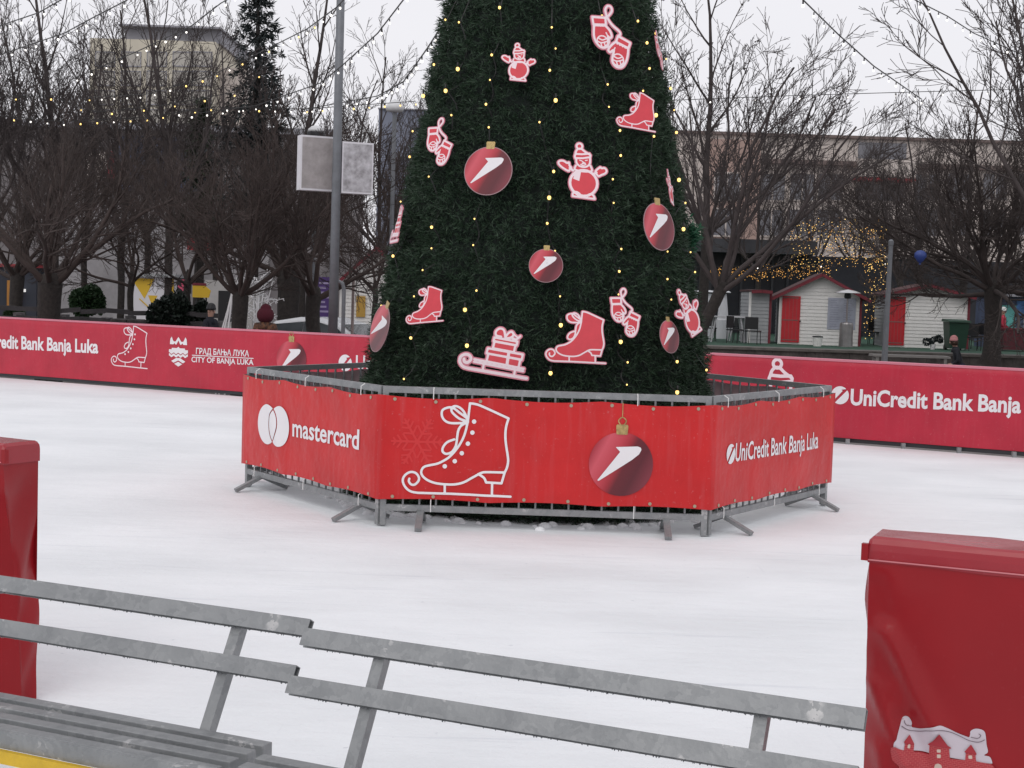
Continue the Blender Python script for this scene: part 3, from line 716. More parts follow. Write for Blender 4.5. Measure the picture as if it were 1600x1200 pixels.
F2.put('string_print', ([(-.012, 1.45), (.012, 1.45), (.012, 1.92), (-.012, 1.92)], [(0, 1, 2, 3)]), M_gold, ban, fnc, .006)
ul, zl = F1.px(428, 664.5); ry_ = (F1.px(428, 633)[1]-F1.px(428, 696)[1])/2
F1.put('logo_print', REG_rings, M_white, ban, lambda x, y: (ul+x*ry_, zl+y*ry_), .006)
F1.text('lettering', 'mastercard', ban, (456, 681), (564, 702), 28, off=.006, bold=.02)
u3, z3 = F3.px(1143, 709.5); r3 = (F3.px(1143, 694)[1]-F3.px(1143, 725)[1])/2
F3.put('logo_print', REG_slashball, M_white, ban, lambda x, y: (u3+x*r3, z3+y*r3), .006)
F3.text('lettering', 'UniCredit Bank Banja Luka', ban, (1150, 721), (1277, 699.5), 28, off=.006, bold=.015)
M_tie = mat('cable_tie', (.75, .75, .74), .4)
for f, us in ((F1, (.3, 1.25, 2.2)), (F2, (.42, 2.0)), (F3, (.2, 1.15, 2.1))):
    for u in us:
        for z0, z1 in ((1.01, 1.10), (.13, .235)):
            p = f.p+f.e*u+f.n*.008; pts = [p+Vector((0, 0, z1))-f.n*.03, p+Vector((0, 0, z1-.02))+f.n*.004, p+Vector((0, 0, z0+.02))+f.n*.006, p+Vector((0, 0, z0))+f.n*.004]
            MB().tube(pts, .004, 5).build('cable_tie', M_tie, ban, world=True)
ey = MB().lathe([(.006, -.001), (.014, -.001), (.013, .003), (.0065, .003)], n=12).build('eyelet', mat('dull_brass', (.42, .36, .26), .4, metal=.5), ban); first = True
for f in (F1, F2, F3):
    for k in range(8):
        for z in (.236, 1.012):
            u = .12+(f.L-.24)*k/7+.02*math.sin(k*5); sg = math.sin(math.pi*((u/f.L*3) % 1)); z_e = z-(.022*sg if z > 1 else -.0)+(.014*sg if z < 1 else 0)
            e_ = ey if first else link('eyelet', ey.data, ban); first = False
            p = f.pos(u, z_e, .003)-ban.location; e_.matrix_basis = Matrix.Translation(p) @ f.n.to_track_quat('Z', 'Y').to_matrix().to_4x4()
# snowflake prints, slightly paler red, on the banner
M_flake = mat('snowflake_print', (.608, .025, .027), .4)
def flake(face, px_, py_, r):
    uu, zz = face.px(px_, py_); P = []
    for k in range(6):
        a = R(60*k); P.append(([(0, 0), (math.cos(a), math.sin(a))], .09))
        for q, l in ((.35, .34), (.6, .28), (.82, .16)):
            for s in (-1, 1): P.append(([(q*math.cos(a), q*math.sin(a)), (q*math.cos(a)+l*math.cos(a+s*R(55)), q*math.sin(a)+l*math.sin(a+s*R(55)))], .075))
    face.put('snowflake_print', D_flake_reg(P), M_flake, ban, lambda x, y: (uu+x*r, zz+y*r), .003)
_fl = {}
def D_flake_reg(P):
    if 'r' not in _fl: _fl['r'] = Design(P, [], border=.01, res=110).get('stroke')
    return _fl['r']
flake(F2, 652, 690, .2)

# ================================================================= benches at the gate
BTH = R(24.3); BE = Vector((math.cos(BTH), -math.sin(BTH), 0)); BN = Vector((math.sin(BTH), math.cos(BTH), 0))
M_yellow = mat('yellow_paint', (.62, .40, .02), .5, var=.12, vs=12, bump=.2)
def make_bench(L=1.735):
    t = empty('bench'); lean = lambda z: .2*(z-.45)/.35
    rec = Vector((0, .2, .35)).normalized()
    for zt in (.8, .667):
        zc = zt-.028; y = lean(zc)-.036
        nf = Vector((0, -rec.z, rec.y)); b = MB(); cc = Vector((0, y, zc)); lx = Vector((L, 0, 0))
        for of_, w_, h_ in ((nf*.0125, .003, .056), (nf*-.0125, .003, .056), (rec*.0265, .0218, .003)): b.beam(cc+of_, cc+of_+lx, w_, h_, up=rec)
        o = b.build('back_rail', M_galv, t)
        dr = MB(); zz = zt-.0585; yy = lean(zc)-.036-.004
        for k in range(90):
            x = rnd.uniform(.01, L-.01); r = rnd.uniform(.001, .0026); dr.ball((x, yy+rnd.uniform(-.004, .002), zz-r*.1), r, 4, 1.25)
        tag(dr.build('water_drops', M_water, o, smooth=True), kind='stuff')
    for x in (.27, L-.28):
        MB().beam((x, -.02, .40), (x, lean(.775), .775), .038, .038, up=(0, -1, .5)).build('back_post', M_galv, t)
    for k in range(4):
        y = -.03-k*.088
        b = MB(); b.bx(-.02, L-.015, y-.05, y, .405, .45); o = b.build('seat_slat', M_galv, t)
        bv = o.modifiers.new('bevel', 'BEVEL'); bv.width = .003; bv.segments = 2
    MB().bx(-.05, L-.07, -.375, -.356, .352, .392).build('edge_strip', M_yellow, t)
    MB().bx(-.03, L-.02, -.355, -.3455, .393, .449).build('front_rail', M_galv, t)
    for x in (.2, L-.32):
        MB().bx(x-.02, x+.02, -.34, -.02, .36, .4).build('seat_bearer', M_galv, t)
        for y in (-.32, -.05): MB().bx(x-.018, x+.018, y-.018, y+.018, 0, .36).build('leg', M_galv, t)
    return t
M_water = mat('water_drop', (.25, .26, .28), .05)
bench = make_bench()
# lower left front corner of the top rail as seen in the photo
def put_bench(t, px_, py_):
    p = gnd(px_, py_, .80); o = p-BN*.2; t.location = (o.x, o.y, 0); t.rotation_euler = (0, 0, -BTH)
b2 = copy_tree(bench)
put_bench(b2, 489, 977)
p1 = gnd(498, 964, .80)-BE*1.735; o = p1-BN*.2; bench.location = (o.x, o.y, 0); bench.rotation_euler = (0, 0, -BTH)
GBn = 'galvanised steel benches at the rink gate'
tag(bench, 'grey galvanised bench with slatted seat and yellow front edge, nearest the left board', 'bench', GBn)
tag(b2, 'grey galvanised bench backrest ending at the red board with castle crest', 'bench', GBn)
bench.name = 'park_bench'; b2.name = 'park_bench.001'; KIDS['park_bench'] = KIDS['bench']
# ================================================================= the christmas tree
TX, TY = HC.x-.03, HC.y; TR0, TK = 1.765, .188
def trad(z): return max(.03, TR0-TK*z)
T = thing('christmas_tree', 'tall dark green cone shaped christmas tree hung with red cutouts and warm lights', 'christmas tree', (TX, TY, 0))
nr = np.random.default_rng(3)
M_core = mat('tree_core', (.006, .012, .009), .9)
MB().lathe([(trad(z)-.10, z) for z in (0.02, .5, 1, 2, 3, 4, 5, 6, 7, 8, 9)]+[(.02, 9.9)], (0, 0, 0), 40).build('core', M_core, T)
def tufts(zmax):
    P = []; Nn = []; z = .03
    while z < zmax:
        r = trad(z); dens = .052 if z < 5.2 else .085
        n = int(2*math.pi*r/dens); a = (np.arange(n)+nr.uniform(0, 1, n))*2*math.pi/n
        jz = nr.normal(0, .022, n); ph = np.sin(a*7+z*5)*.02*np.sin(z*3.1+a*2)+np.sin(a*19-z*9)*.018+np.sin(a*41+z*27)*.012+nr.normal(0, .02, n)
        # the segments of the frame meet in slight steps
        step = .035*((z % 1.18) > 1.05)
        rr = r-.05+ph-step
        P.append(np.stack([rr*np.cos(a), rr*np.sin(a), z+jz], 1)); b = TK
        Nn.append(np.stack([np.cos(a), np.sin(a), np.full(n, b-.25)], 1)); z += dens*.92
    return np.concatenate(P), np.concatenate(Nn)
P, Nn = tufts(9.85)
nb = 18
def needles(P, Nn, nb, lo, hi, wd):
    n = len(P); Nn = Nn/np.linalg.norm(Nn, axis=1, keepdims=True)
    D = np.repeat(Nn, nb, 0)*.75+nr.normal(0, .62, (n*nb, 3)); D /= np.linalg.norm(D, axis=1, keepdims=True)
    base = np.repeat(P, nb, 0)+nr.normal(0, .012, (n*nb, 3)); L = nr.uniform(lo, hi, (n*nb, 1))
    side = np.cross(D, nr.normal(0, 1, (n*nb, 3))); side /= np.linalg.norm(side, axis=1, keepdims=True)
    w = wd*nr.uniform(.7, 1.3, (n*nb, 1))
    mid = base+D*L*.55; tip = base+D*L+nr.normal(0, .006, (n*nb, 3))
    V = np.stack([base, mid+side*w, tip, mid-side*w], 1).reshape(-1, 3)
    return V, np.arange(len(V)).reshape(-1, 4)
V, Fc = needles(P, Nn, nb, .04, .088, .0038)
np_mesh('foliage', V, Fc, M_needle, T)
# a brighter green patch of newer needles at the right edge, half way up
M_needle2 = foliage_mat('new_needles', (.012, .07, .035), (.03, .13, .065))
az = R(1)
Pn = np.array([[1.34*math.cos(az+nr.normal(0, .05))+nr.normal(0, .03), 1.34*math.sin(az+nr.normal(0, .05)), 2.42+nr.normal(0, .05)] for _ in range(70)])
V, Fc = needles(Pn, np.stack([Pn[:, 0], Pn[:, 1], 0*Pn[:, 0]], 1), 14, .05, .09, .005); np_mesh('new_foliage', V, Fc, M_needle2, T)
# snow caught at the foot of the tree
sb = MB()
for k in range(100):
    a = rnd.uniform(-math.pi, 0); r = 1.86+rnd.gauss(0, .07); s_ = rnd.uniform(.015, .05)
    sb.lathe([(s_*1.3, -.01), (s_*1.1, s_*.35), (s_*.6, s_*.7), (s_*.1, s_*.8)], (TX+r*math.cos(a), TY+r*math.sin(a), 0), 7)
tag(sb.build('snow', M_snow, smooth=True), 'white lumps of snow scraped up around the foot of the christmas tree', 'snow', kind='stuff')
# ---------------------------------------------------------------- cone surface spots from photo pixels
def cone_hit(px, py, grow=0.):
    v = ray(px, py); best = None
    for k in range(900):
        t = 10.5+k*.005; p = CAM+v*t; z = p.z; r = math.hypot(p.x-TX, p.y-TY)
        if r < trad(z)+grow: return math.atan2(p.x-TX, -(p.y-TY)), z
        if best is None or r-trad(z) < best[0]: best = (r-trad(z), math.atan2(p.x-TX, -(p.y-TY)), z)
    return best[1], best[2]
BETA = math.atan(TK)
def deco_matrix(phi, z, off=.05, tilt=0., yaw=0.):
    X = Vector((math.cos(phi+yaw), math.sin(phi+yaw), 0)); n = Vector((math.sin(phi+yaw)*math.cos(BETA), -math.cos(phi+yaw)*math.cos(BETA), math.sin(BETA)))
    Y = -n; Z = X.cross(Y); r = trad(z)+off
    M = Matrix.Identity(4); pos = Vector((TX+r*math.sin(phi), TY-r*math.cos(phi), z))
    for i in range(3): M[i][0], M[i][1], M[i][2], M[i][3] = X[i], Y[i], Z[i], pos[i]
    return M @ Matrix.Rotation(R(tilt), 4, 'Y')
PROTO = {}
def flat_mesh(name, reg, k, y, mat, uv=False):
    V, Fc = reg; me = bpy.data.meshes.new(name); me.from_pydata([(x*k[0]+k[1], y, z*k[0]+k[2]) for x, z in V], [], [tuple(f) for f in Fc])
    if uv:
        ul = me.uv_layers.new(name='UVMap')
        for l in me.loops: ul.data[l.index].uv = V[l.vertex_index]
    me.update()
    if me.polygons[0].normal.y > 0: me.flip_normals()
    me.materials.append(mat); return me
def slab(name, reg, k, y0, y1, mat):
    V, Fc = reg; n = len(V); vs = [(x*k[0]+k[1], y0, z*k[0]+k[2]) for x, z in V]+[(x*k[0]+k[1], y1, z*k[0]+k[2]) for x, z in V]
    fs = [tuple(f) for f in Fc]+[tuple(n+i for i in reversed(f)) for f in Fc]; ec = {}
    for f in Fc:
        for a, b in zip(f, list(f[1:])+[f[0]]): ec[(a, b)] = ec.get((a, b), 0)+1
    for (a, b) in ec:
        if (b, a) not in ec: fs.append((b, a, n+a, n+b))
    me = bpy.data.meshes.new(name); me.from_pydata(vs, [], fs); me.update(); me.materials.append(mat)
    bm = bmesh.new(); bm.from_mesh(me); bmesh.ops.recalc_face_normals(bm, faces=bm.faces); bm.to_mesh(me); bm.free(); return me
def deco_meshes(kind):
    if kind in PROTO: return PROTO[kind]
    if kind == 'bauble':
        k = (.5, 0, 0); PROTO[kind] = [('panel', slab('panel', region(np.minimum(np.hypot(*np.meshgrid(np.linspace(-1.1, 1.1, 60), np.linspace(-1.1, 1.1, 60)))-1.03, 9), np.linspace(-1.1, 1.1, 60), np.linspace(-1.1, 1.1, 60)), k, 0, .014, M_bedge)),
            ('ball_print', flat_mesh('ball_print', disc_grid(), k, -.002, M_bauble, True)), ('logo_print', flat_mesh('logo_print', D_slash.get('fill'), k, -.004, M_white)),
            ('cap', slab('cap', capreg(False), k, -.003, .012, M_gold))]
    else:
        D = {'skate': D_skate, 'snowman': D_snow, 'mittens': D_mitt, 'gifts': D_gift}[kind]; x0, x1, y0, y1 = D.box; h = y1-y0-4*D.border
        k = (1/h, -(x0+x1)/2/h, -(y0+y1)/2/h)
        PROTO[kind] = [('panel', slab('panel', D.get('panel'), k, 0, .02, M_decop)), ('colour_print', flat_mesh('colour_print', D.get('fill'), k, -.003, M_deco)), ('line_print', flat_mesh('line_print', D.get('stroke'), k, -.003, M_decow))]
    return PROTO[kind]
M_bedge = mat('disc_edge', (.36, .22, .24), .45)
NAMES = {'bauble': ('ball_cutout', 'ball cutout', 'flat ball cutouts on the tree'), 'skate': ('skate_cutout', 'skate cutout', 'ice skate cutouts on the tree'), 'snowman': ('snowman_cutout', 'snowman cutout', 'snowman cutouts on the tree'),
         'mittens': ('mittens_cutout', 'mittens cutout', 'mitten cutouts on the tree'), 'gifts': ('gift_sled_cutout', 'sled cutout', 'gift sled cutouts on the tree')}
DC = []
def deco(kind, px, py, hpx, label, tilt=0., phi=None, off=.085, yaw=0.):
    ph, z = cone_hit(px, py)
    if off == .085: off += .045*min(1, abs(ph)/1.0)
    ph, z = cone_hit(px, py, off)
    if phi is not None: yaw += phi-math.degrees(ph)
    d = TY-(trad(z)+off)*math.cos(ph); h = hpx*d/F/(math.cos(BETA) if kind != 'x' else 1)
    if phi is None: yaw -= .3*math.degrees(ph)
    M = deco_matrix(ph, z, off, tilt, R(yaw)); nm, cat, grp = NAMES[kind]
    t = thing(nm, label, cat, group=grp, mw=M @ Matrix.Scale(h, 4))
    for pn, me in deco_meshes(kind): link(pn, me, t)
    # hanging wire
    top = {'bauble': .62, 'skate': .5, 'snowman': .5, 'mittens': .5, 'gifts': .5}[kind]
    MB().tube([(0.02, .012, top-.06), (0.0, .05, top+.05), (0, .12, top+.09)], .004/h*.6, 4).build('hanging_wire', M_wire, t)
    DC.append(t); return t
T_ = 1.5
deco('snowman', 810, 97, 58, 'small red snowman cutout, the highest snowman on the tree', T_)
deco('mittens', 955, 57, 95, 'large red mittens cutout near the top right of the tree', T_)
deco('mittens', 1030, 78, 56, 'mittens cutout seen edge on at the upper right edge of the tree', 3, phi=73, off=.07)
deco('skate', 993, 173, 58, 'small red skate cutout below the largest mittens', T_+1)
deco('mittens', 687, 221, 72, 'mittens cutout on the left side of the tree, level with the upper ball', T_)
deco('bauble', 763, 267, 74, 'round red ball cutout with white slash, the largest on the left half of the tree', 1)
deco('snowman', 910, 267, 85, 'large red snowman cutout in the middle of the tree, right of the big ball', T_)
deco('snowman', 1047, 292, 52, 'narrow snowman cutout seen nearly side on above the oval ball', 8, phi=74)
deco('bauble', 1030, 354, 72, 'tall oval looking red ball cutout turned sideways at the right of the tree', 3, phi=46)
deco('gifts', 620, 352, 58, 'gift sled cutout seen almost edge on at the left edge of the tree', -6, phi=-77, off=.1)
deco('bauble', 853, 415, 51, 'small round red ball cutout at the centre of the tree', 1)
deco('skate', 663, 477, 56, 'red skate cutout tilted up to the right, at the lower left of the tree', -9)
deco('bauble', 593, 513, 72, 'tilted red ball cutout sticking out at the lower left edge of the tree', 20, phi=-64, off=.12)
deco('gifts', 773, 550, 74, 'red gift sled cutout with bow, facing the camera low on the tree', 2)
deco('skate', 899, 527, 80, 'largest red skate cutout, low on the tree beside the gift sled', -1)
deco('mittens', 977, 488, 73, 'small narrow mittens cutout low on the tree, right of the largest skate', T_)
deco('bauble', 1046, 526, 50, 'small oval red ball cutout low at the right, under the leaning snowman', 2, phi=50)
deco('snowman', 1075, 487, 76, 'leaning snowman cutout sticking out at the lower right edge of the tree', -24, phi=50, off=.15)
# ---------------------------------------------------------------- light strings hanging down the tree
STR = [[(697, 31), (679, 101), (662, 150), (645, 205), (641, 245), (627, 315), (615, 400), (597, 478)],
       [(718, 35), (716, 108), (697, 142), (706, 180), (671, 276), (675, 355), (675, 388), (661, 422), (648, 463), (643, 528), (632, 592)],
       [(781, 12), (769, 86), (766, 125), (760, 163), (764, 199), (742, 342), (740, 383), (745, 454), (727, 484), (730, 540)],
       [(862, 43), (868, 76), (859, 110), (868, 157), (843, 191), (865, 268), (858, 309), (855, 349), (867, 392), (875, 463), (876, 508), (860, 583)],
       [(940, 25), (949, 132), (951, 167), (968, 204), (969, 243), (957, 280), (958, 317), (970, 389), (967, 424), (966, 460), (969, 534), (980, 566), (979, 601)],
       [(996, 33), (1010, 67), (1014, 107), (1004, 142), (1024, 180), (1021, 213), (1042, 393), (1042, 436), (1048, 468), (1057, 565), (1057, 613)],
       [(1024, 52), (1040, 92), (1047, 138), (1055, 172), (1056, 207), (1060, 281), (1070, 317), (1067, 358), (1078, 394), (1085, 425), (1088, 473), (1103, 578)]]
SL = ['leftmost string of warm bulbs down the edge of the tree', 'string of warm bulbs passing the left mittens and tilted skate', 'string of warm bulbs passing the big round ball on the tree', 'string of warm bulbs down the middle of the tree past the small ball',
      'string of warm bulbs passing right of the large snowman', 'string of warm bulbs passing the oval ball on the right of the tree', 'rightmost string of warm bulbs down the edge of the tree']
bulb_me = None
def bulb_mesh(r, mat, n=7):
    b = MB(); b.ball((0, 0, 0), r, n, 1.15); k = len(b.f); b.tube([(0, 0, r*.9), (0, 0, r*3.6)], r*.55, 6); o = b.build('bulb', mat, None, smooth=True); me = o.data; bpy.data.objects.remove(o)
    me.materials.append(M_wire)
    for i, p in enumerate(me.polygons): p.material_index = int(i >= k)
    return me
ME_warm = bulb_mesh(.02, M_warm); ME_amber = bulb_mesh(.02, M_warm2); ME_cool = bulb_mesh(.02, M_cool)
for pts, lab in zip(STR, SL):
    Q = []
    for px_, py_ in pts:
        ph, z = cone_hit(px_, py_, .05); r = trad(z)+.055; Q.append(Vector((TX+r*math.sin(ph), TY-r*math.cos(ph), z)))
    t = thing('light_string', lab, 'light string', tuple(Q[-1]), group='strings of lights on the tree')
    top = Q[0]+Vector((-(Q[0].x-TX)*.1, -(Q[0].y-TY)*.1, 1.0))
    C = []; A = [top]+Q
    for a, b_ in zip(A[:-1], A[1:]):
        for k in range(5):
            p = a.lerp(b_, k/5); s_ = math.sin(math.pi*k/5); c = Vector((p.x-TX, p.y-TY, 0)); rr = trad(p.z)-.045+.085*(1-s_); c = c.normalized()*rr; C.append(Vector((TX+c.x, TY+c.y, p.z-.02*s_)))
    C.append(Q[-1]); MB().tube(C, .006, 4).build('cable', M_wire, t, world=True)
    for q_ in Q:
        o = link('bulb', ME_warm, t); o.location = q_-Q[-1]; s_ = rnd.choice((.34, .4, .5, .6, .8)); o.scale = (s_,)*3
# ================================================================= bare trees
GZ = -.3
class Branches:
    def __init__(s): s.v = []; s.f = []
    def tube(s, pts, rad, n):
        b = len(s.v); N = len(pts); a = None
        for i, p in enumerate(pts):
            t = (pts[min(i+1, N-1)]-pts[max(i-1, 0)]).normalized()
            a = t.orthogonal().normalized() if a is None else (a-t*a.dot(t)).normalized()
            c = t.cross(a)
            for k in range(n): q = p+(a*math.cos(6.2832*k/n)+c*math.sin(6.2832*k/n))*rad[i]; s.v.append((q.x, q.y, q.z))
        for i in range(N-1):
            for k in range(n): s.f.append((b+i*n+k, b+i*n+(k+1) % n, b+(i+1)*n+(k+1) % n, b+(i+1)*n+k))
def grow(B, g, p, d, L, r, lv, P):
    nseg = (8, 6, 5, 4)[min(lv, 3)]; pts = [p.copy()]; rad = [r]; up = P['up'][min(lv, len(P['up'])-1)]; wig = P['wig']
    ds = [d.copy()]
    for i in range(nseg):
        d = (d+Vector((g.gauss(0, wig), g.gauss(0, wig), g.gauss(0, wig)+up/nseg))).normalized(); p = p+d*(L/nseg)
        pts.append(p.copy()); rad.append(max(P['rmin'], r*(1-(i+1)/nseg*.72))); ds.append(d.copy())
    B.tube(pts, rad, (6, 4, 3, 3)[min(lv, 3)])
    if lv < P['lv']:
        n = P['n'][lv]
        for k in range(n):
            t = P['t0']+(1-P['t0'])*(k+g.random())/n; x = t*nseg; i = min(int(x), nseg-1); q = pts[i].lerp(pts[i+1], x-i); dd = ds[i+1]
            ax = dd.cross(Vector((g.gauss(0, 1), g.gauss(0, 1), g.gauss(0, 1)))).normalized(); an = R(g.uniform(*P['ang']))
            nd_ = Matrix.Rotation(an, 3, ax) @ dd; rr = max(P['rmin'], rad[i]*P['rk'])
            grow(B, g, q, nd_, L*P['lk']*(1.15-.45*t)*g.uniform(.75, 1.2), rr, lv+1, P)
def make_tree(P, seed, mtwig):
    g = random.Random(seed); t = empty('bare_tree'); tr = Branches(); fz = P['fork']; lean = Vector(P.get('lean', (0, 0, 0)))
    pts = []; rad = []
    for k in range(8):
        s = k/7; z = fz*s
        pts.append(Vector((g.gauss(0, .015)+lean.x*s, g.gauss(0, .015)+lean.y*s, z-.05*(k == 0)))); rad.append(P['r']*(1.35-.35*min(1, s*4)-(0 if s < .6 else -.12*(s-.6)/.4)))
    tr.tube(pts, rad, 10)
    top = pts[-1]; tr.tube([top-Vector((0, 0, .1)), top+Vector((0, 0, .12)), top+Vector((0, 0, .25))], [P['r']*1.1, P['r']*.9, P['r']*.2], 8)
    np_mesh('trunk', tr.v, tr.f, M_bark, t, smooth=True)
    B = Branches()
    for k in range(P['limbs']):
        a = 6.2832*(k+g.uniform(-.3, .3))/P['limbs']; el = R(g.uniform(*P['el']))
        d = Vector((math.cos(a)*math.cos(el), math.sin(a)*math.cos(el), math.sin(el)))+lean*.2
        p = top.lerp(pts[-2], g.random()*.6)
        grow(B, g, p, d.normalized(), P['L']*g.uniform(.85, 1.12), P['r']*P.get('limbr', .42), 0, P)
    if P.get('leader'):
        grow(B, g, top, Vector((.05, 0, 1)), P['L']*1.4, P['r']*.8, 0, dict(P, wig=.06))
    np_mesh('crown', B.v, B.f, mtwig, t)
    return t
PA = dict(fork=2.0, r=.14, limbs=8, L=2.7, lv=3, n=(8, 7, 5), t0=.15, ang=(16, 50), rk=.5, lk=.5, up=(.3, .2, .3), wig=.10, rmin=.0048, el=(20, 78), limbr=.40)
PD = dict(PA, r=.21, limbr=.34, limbs=9, L=2.9)
PE = dict(PA, r=.07, limbs=6, limbr=.6, L=2.3, el=(15, 70), n=(8, 7, 5))
PB = dict(PA, fork=1.95, limbs=9, el=(16, 74), up=(.35, .25, .3), n=(8, 6, 5))
PC = dict(PA, fork=2.2, r=.24, limbs=15, L=4.6, n=(12, 8, 6), el=(-14, 75), up=(.22, .25, .3), rmin=.0065, lk=.46, limbr=.33)
PV = dict(PA, fork=2.15, r=.105, limbs=8, L=3.9, n=(9, 7, 5), el=(42, 80), up=(.35, .2, .2), lean=(.85, 0, 0), rmin=.005, ang=(16, 42), lk=.45, limbr=.5)
PT = dict(PA, fork=4.5, r=.165, limbs=8, L=5.6, n=(8, 6, 4), el=(30, 75), up=(.5, .3, .2), rmin=.0085, leader=True, lk=.42, ang=(18, 50), limbr=.44)
PU = dict(PT, fork=3.6, r=.105, limbs=7, L=4.8, el=(35, 70), lv=3, n=(8, 7, 5), rmin=.0065, limbr=.5)
protos = {k: make_tree(P, sd, mt) for k, P, sd, mt in (('A', PA, 11, M_twig), ('D', PD, 13, M_twig), ('E', PE, 61, M_twig), ('B', PB, 23, M_twig), ('C', PC, 5, M_twigd), ('V', PV, 8, M_twig2), ('T', PT, 31, M_twig2), ('U', PU, 47, M_twig2))}
used = set()
def place_tree(kind, px, d, label, group, rz=0., s=1., z=GZ, cat='tree', sz=None):
    t = protos[kind]
    if kind in used: t = copy_tree(t)
    used.add(kind); p = atz(px, d, z); t.location = p; t.rotation_euler = (0, 0, rz); t.scale = (s, s, sz or s); tag(t, label, cat, group); return t
GP = 'bare pollarded trees beyond the rink boards'; GT = 'tall bare trees in the background'
for a in (('D', 76, 29, 'bare round crowned tree with thick dark trunk, furthest left behind the red board', GP, .3, 1.02),
          ('B', 372, 27.5, 'bare round crowned tree beside the white wire cone ornament', GP, 1.1, .98),
          ('A', 487, 29, 'bare dark trunked tree between the purple sign and the white car', GP, 2.4, .98),
          ('E', 203, 37, 'slim bare tree standing in front of the yellow and white kiosk, left of the hedge', GP, 3.3, 1.05),
          ('E', 291, 35, 'bare tree with thin purple brown trunk between the two dark hedges', GP, 4.4, 1.08),
          ('D', 448, 34, 'bare tree with thick grey leaning trunk behind the white car', GP, 5.2, 1.15),
          ('E', 583, 41, 'small bare tree in front of the white gabled hut', GP, .9, 1.05),
          ('B', 25, 36, 'bare tree leaning at the left photo edge behind the nearest round tree', GP, 2.0, 1.1),
          ('E', 632, 38, 'bare tree half hidden by the left flank of the christmas tree', GP, .2, 1.1)):
    place_tree(*a)
place_tree('V', 1048, 30, 'bare vase shaped tree with slanting limbs just right of the christmas tree', GP, 0, 1.12)
place_tree('C', 1547, 40, 'broad bare tree with thick straight trunk by the stone wall, right of the green bin', GP, .4, .93, .3)
place_tree('C', 1690, 43, 'broad bare tree whose crown fills the right photo edge', GP, 2.6, .95, .3)
place_tree('V', 1432, 57, 'slim bare tree with upright whips rising between the two huts', GP, 2.2, 1.15, .35)
for a in (('T', 82, 46, 'tall bare tree with thick burred trunk at far left', GT, .2, .92), ('U', 188, 47, 'tall slender bare tree in front of the beige tower', GT, 1.2, 1.05),
          ('U', 262, 45, 'tall bare tree at the right corner of the beige tower', GT, 2.6, 1.12), ('T', 468, 46, 'tall bare tree beside the dark conifer, behind the lamp post', GT, 3.1, .9),
          ('U', 592, 50, 'tall thin bare tree behind the white street lamp', GT, 4.0, .95), ('U', 655, 53, 'tall thin bare tree close to the left flank of the christmas tree', GT, 5.0, .92),
          ('U', -10, 44, 'tall bare tree cut by the left photo edge', GT, 3.7, 1.05), ('U', 130, 52, 'tall bare tree between the burred tree and the beige tower', GT, .5, 1.02),
          ('T', 1096, 48, 'tall bare tree with wide crown rising right behind the christmas tree', GT, 1.7, .98), ('T', 1500, 58, 'tall bare tree behind the broad tree at right', GT, 4.6, .86),
          ('U', 1620, 30, 'tall bare tree with arching boughs at the upper right corner', GT, .3, 1.1), ('U', 1430, 62, 'tall slender bare tree in front of the beige building', GT, 1.9, .95), ('U', 1180, 60, 'slender bare tree in front of the brown banded building', GT, 3.9, .9), ('U', 1262, 68, 'slender bare tree rising behind the gable of the first hut', GT, 2.9, .95), ('U', 1335, 72, 'slender bare tree before the balconies of the beige building', GT, 5.5, .98),
          ('U', 228, 62, 'slender bare tree standing before the middle of the cream tower', GT, 4.4, 1.2), ('U', 335, 58, 'slender bare tree between the green pine and the dark spruce', GT, .9, 1.1), ('U', 40, 56, 'slender bare tree behind the burred tree at far left', GT, 2.3, 1.15)):
    tt_ = place_tree(*a)
    if a[1] == 1096: SEEDT = tt_
# old seed clusters still hanging in the tall tree right of the christmas tree
def seeds(tree, n, seed):
    cr_ = [o for o in KIDS[tree.name] if o.name.startswith('crown')][0]; g = np.random.default_rng(seed); k = len(cr_.data.vertices); co = np.empty(k*3, np.float32); cr_.data.vertices.foreach_get('co', co); co = co.reshape(-1, 3)
    top = co[co[:, 2] > 5.5]; P = top[g.integers(0, len(top), n)]+g.normal(0, .03, (n, 3))
    D = g.normal(0, 1, (n, 3)); D /= np.linalg.norm(D, axis=1, keepdims=True); sd = np.cross(D, g.normal(0, 1, (n, 3))); sd /= np.linalg.norm(sd, axis=1, keepdims=True); w = g.uniform(.02, .05, (n, 1))
    V = np.stack([P-D*w, P+sd*w*.7, P+D*w, P-sd*w*.7], 1).reshape(-1, 3); tag(np_mesh('seed_clusters', V, np.arange(len(V)).reshape(-1, 4), M_twigd, tree), kind='stuff')
seeds(SEEDT, 1500, 4)
# conifers
def conifer(px, d, H, rb, label, seed, mt, droop, z0=.12, dens=1.):
    g = np.random.default_rng(seed); p = atz(px, d, GZ); t = thing('conifer', label, 'conifer', p, group='conifers behind the bare trees')
    MB().tube([(0, 0, 0), (0.05, 0, H*.5), (0, 0, H)], [.22, .14, .02], 7).build('trunk', M_bark, t)
    P_ = []; N_ = []; z = H*z0
    while z < H*.985:
        f = 1-z/H; rr = rb*(f**.8)*g.uniform(.75, 1.15); nb_ = max(4, int(7*f+4))
        for k in range(nb_):
            a = g.uniform(0, 6.283); L = rr*g.uniform(.6, 1.1); n = max(3, int(L/.16*dens))
            for q in range(n):
                s = (q+.6)/n; w = .16*L*(1-s)+.05
                P_.append((math.cos(a)*L*s+g.normal(0, w), math.sin(a)*L*s+g.normal(0, w), z-droop*L*s*s+g.normal(0, .06))); N_.append((math.cos(a), math.sin(a), -.25))
        z += .30*(.6+f*.7)
    V, Fc = needles(np.array(P_), np.array(N_), 13, .12, .36, .024); np_mesh('crown', V, Fc, mt, t)
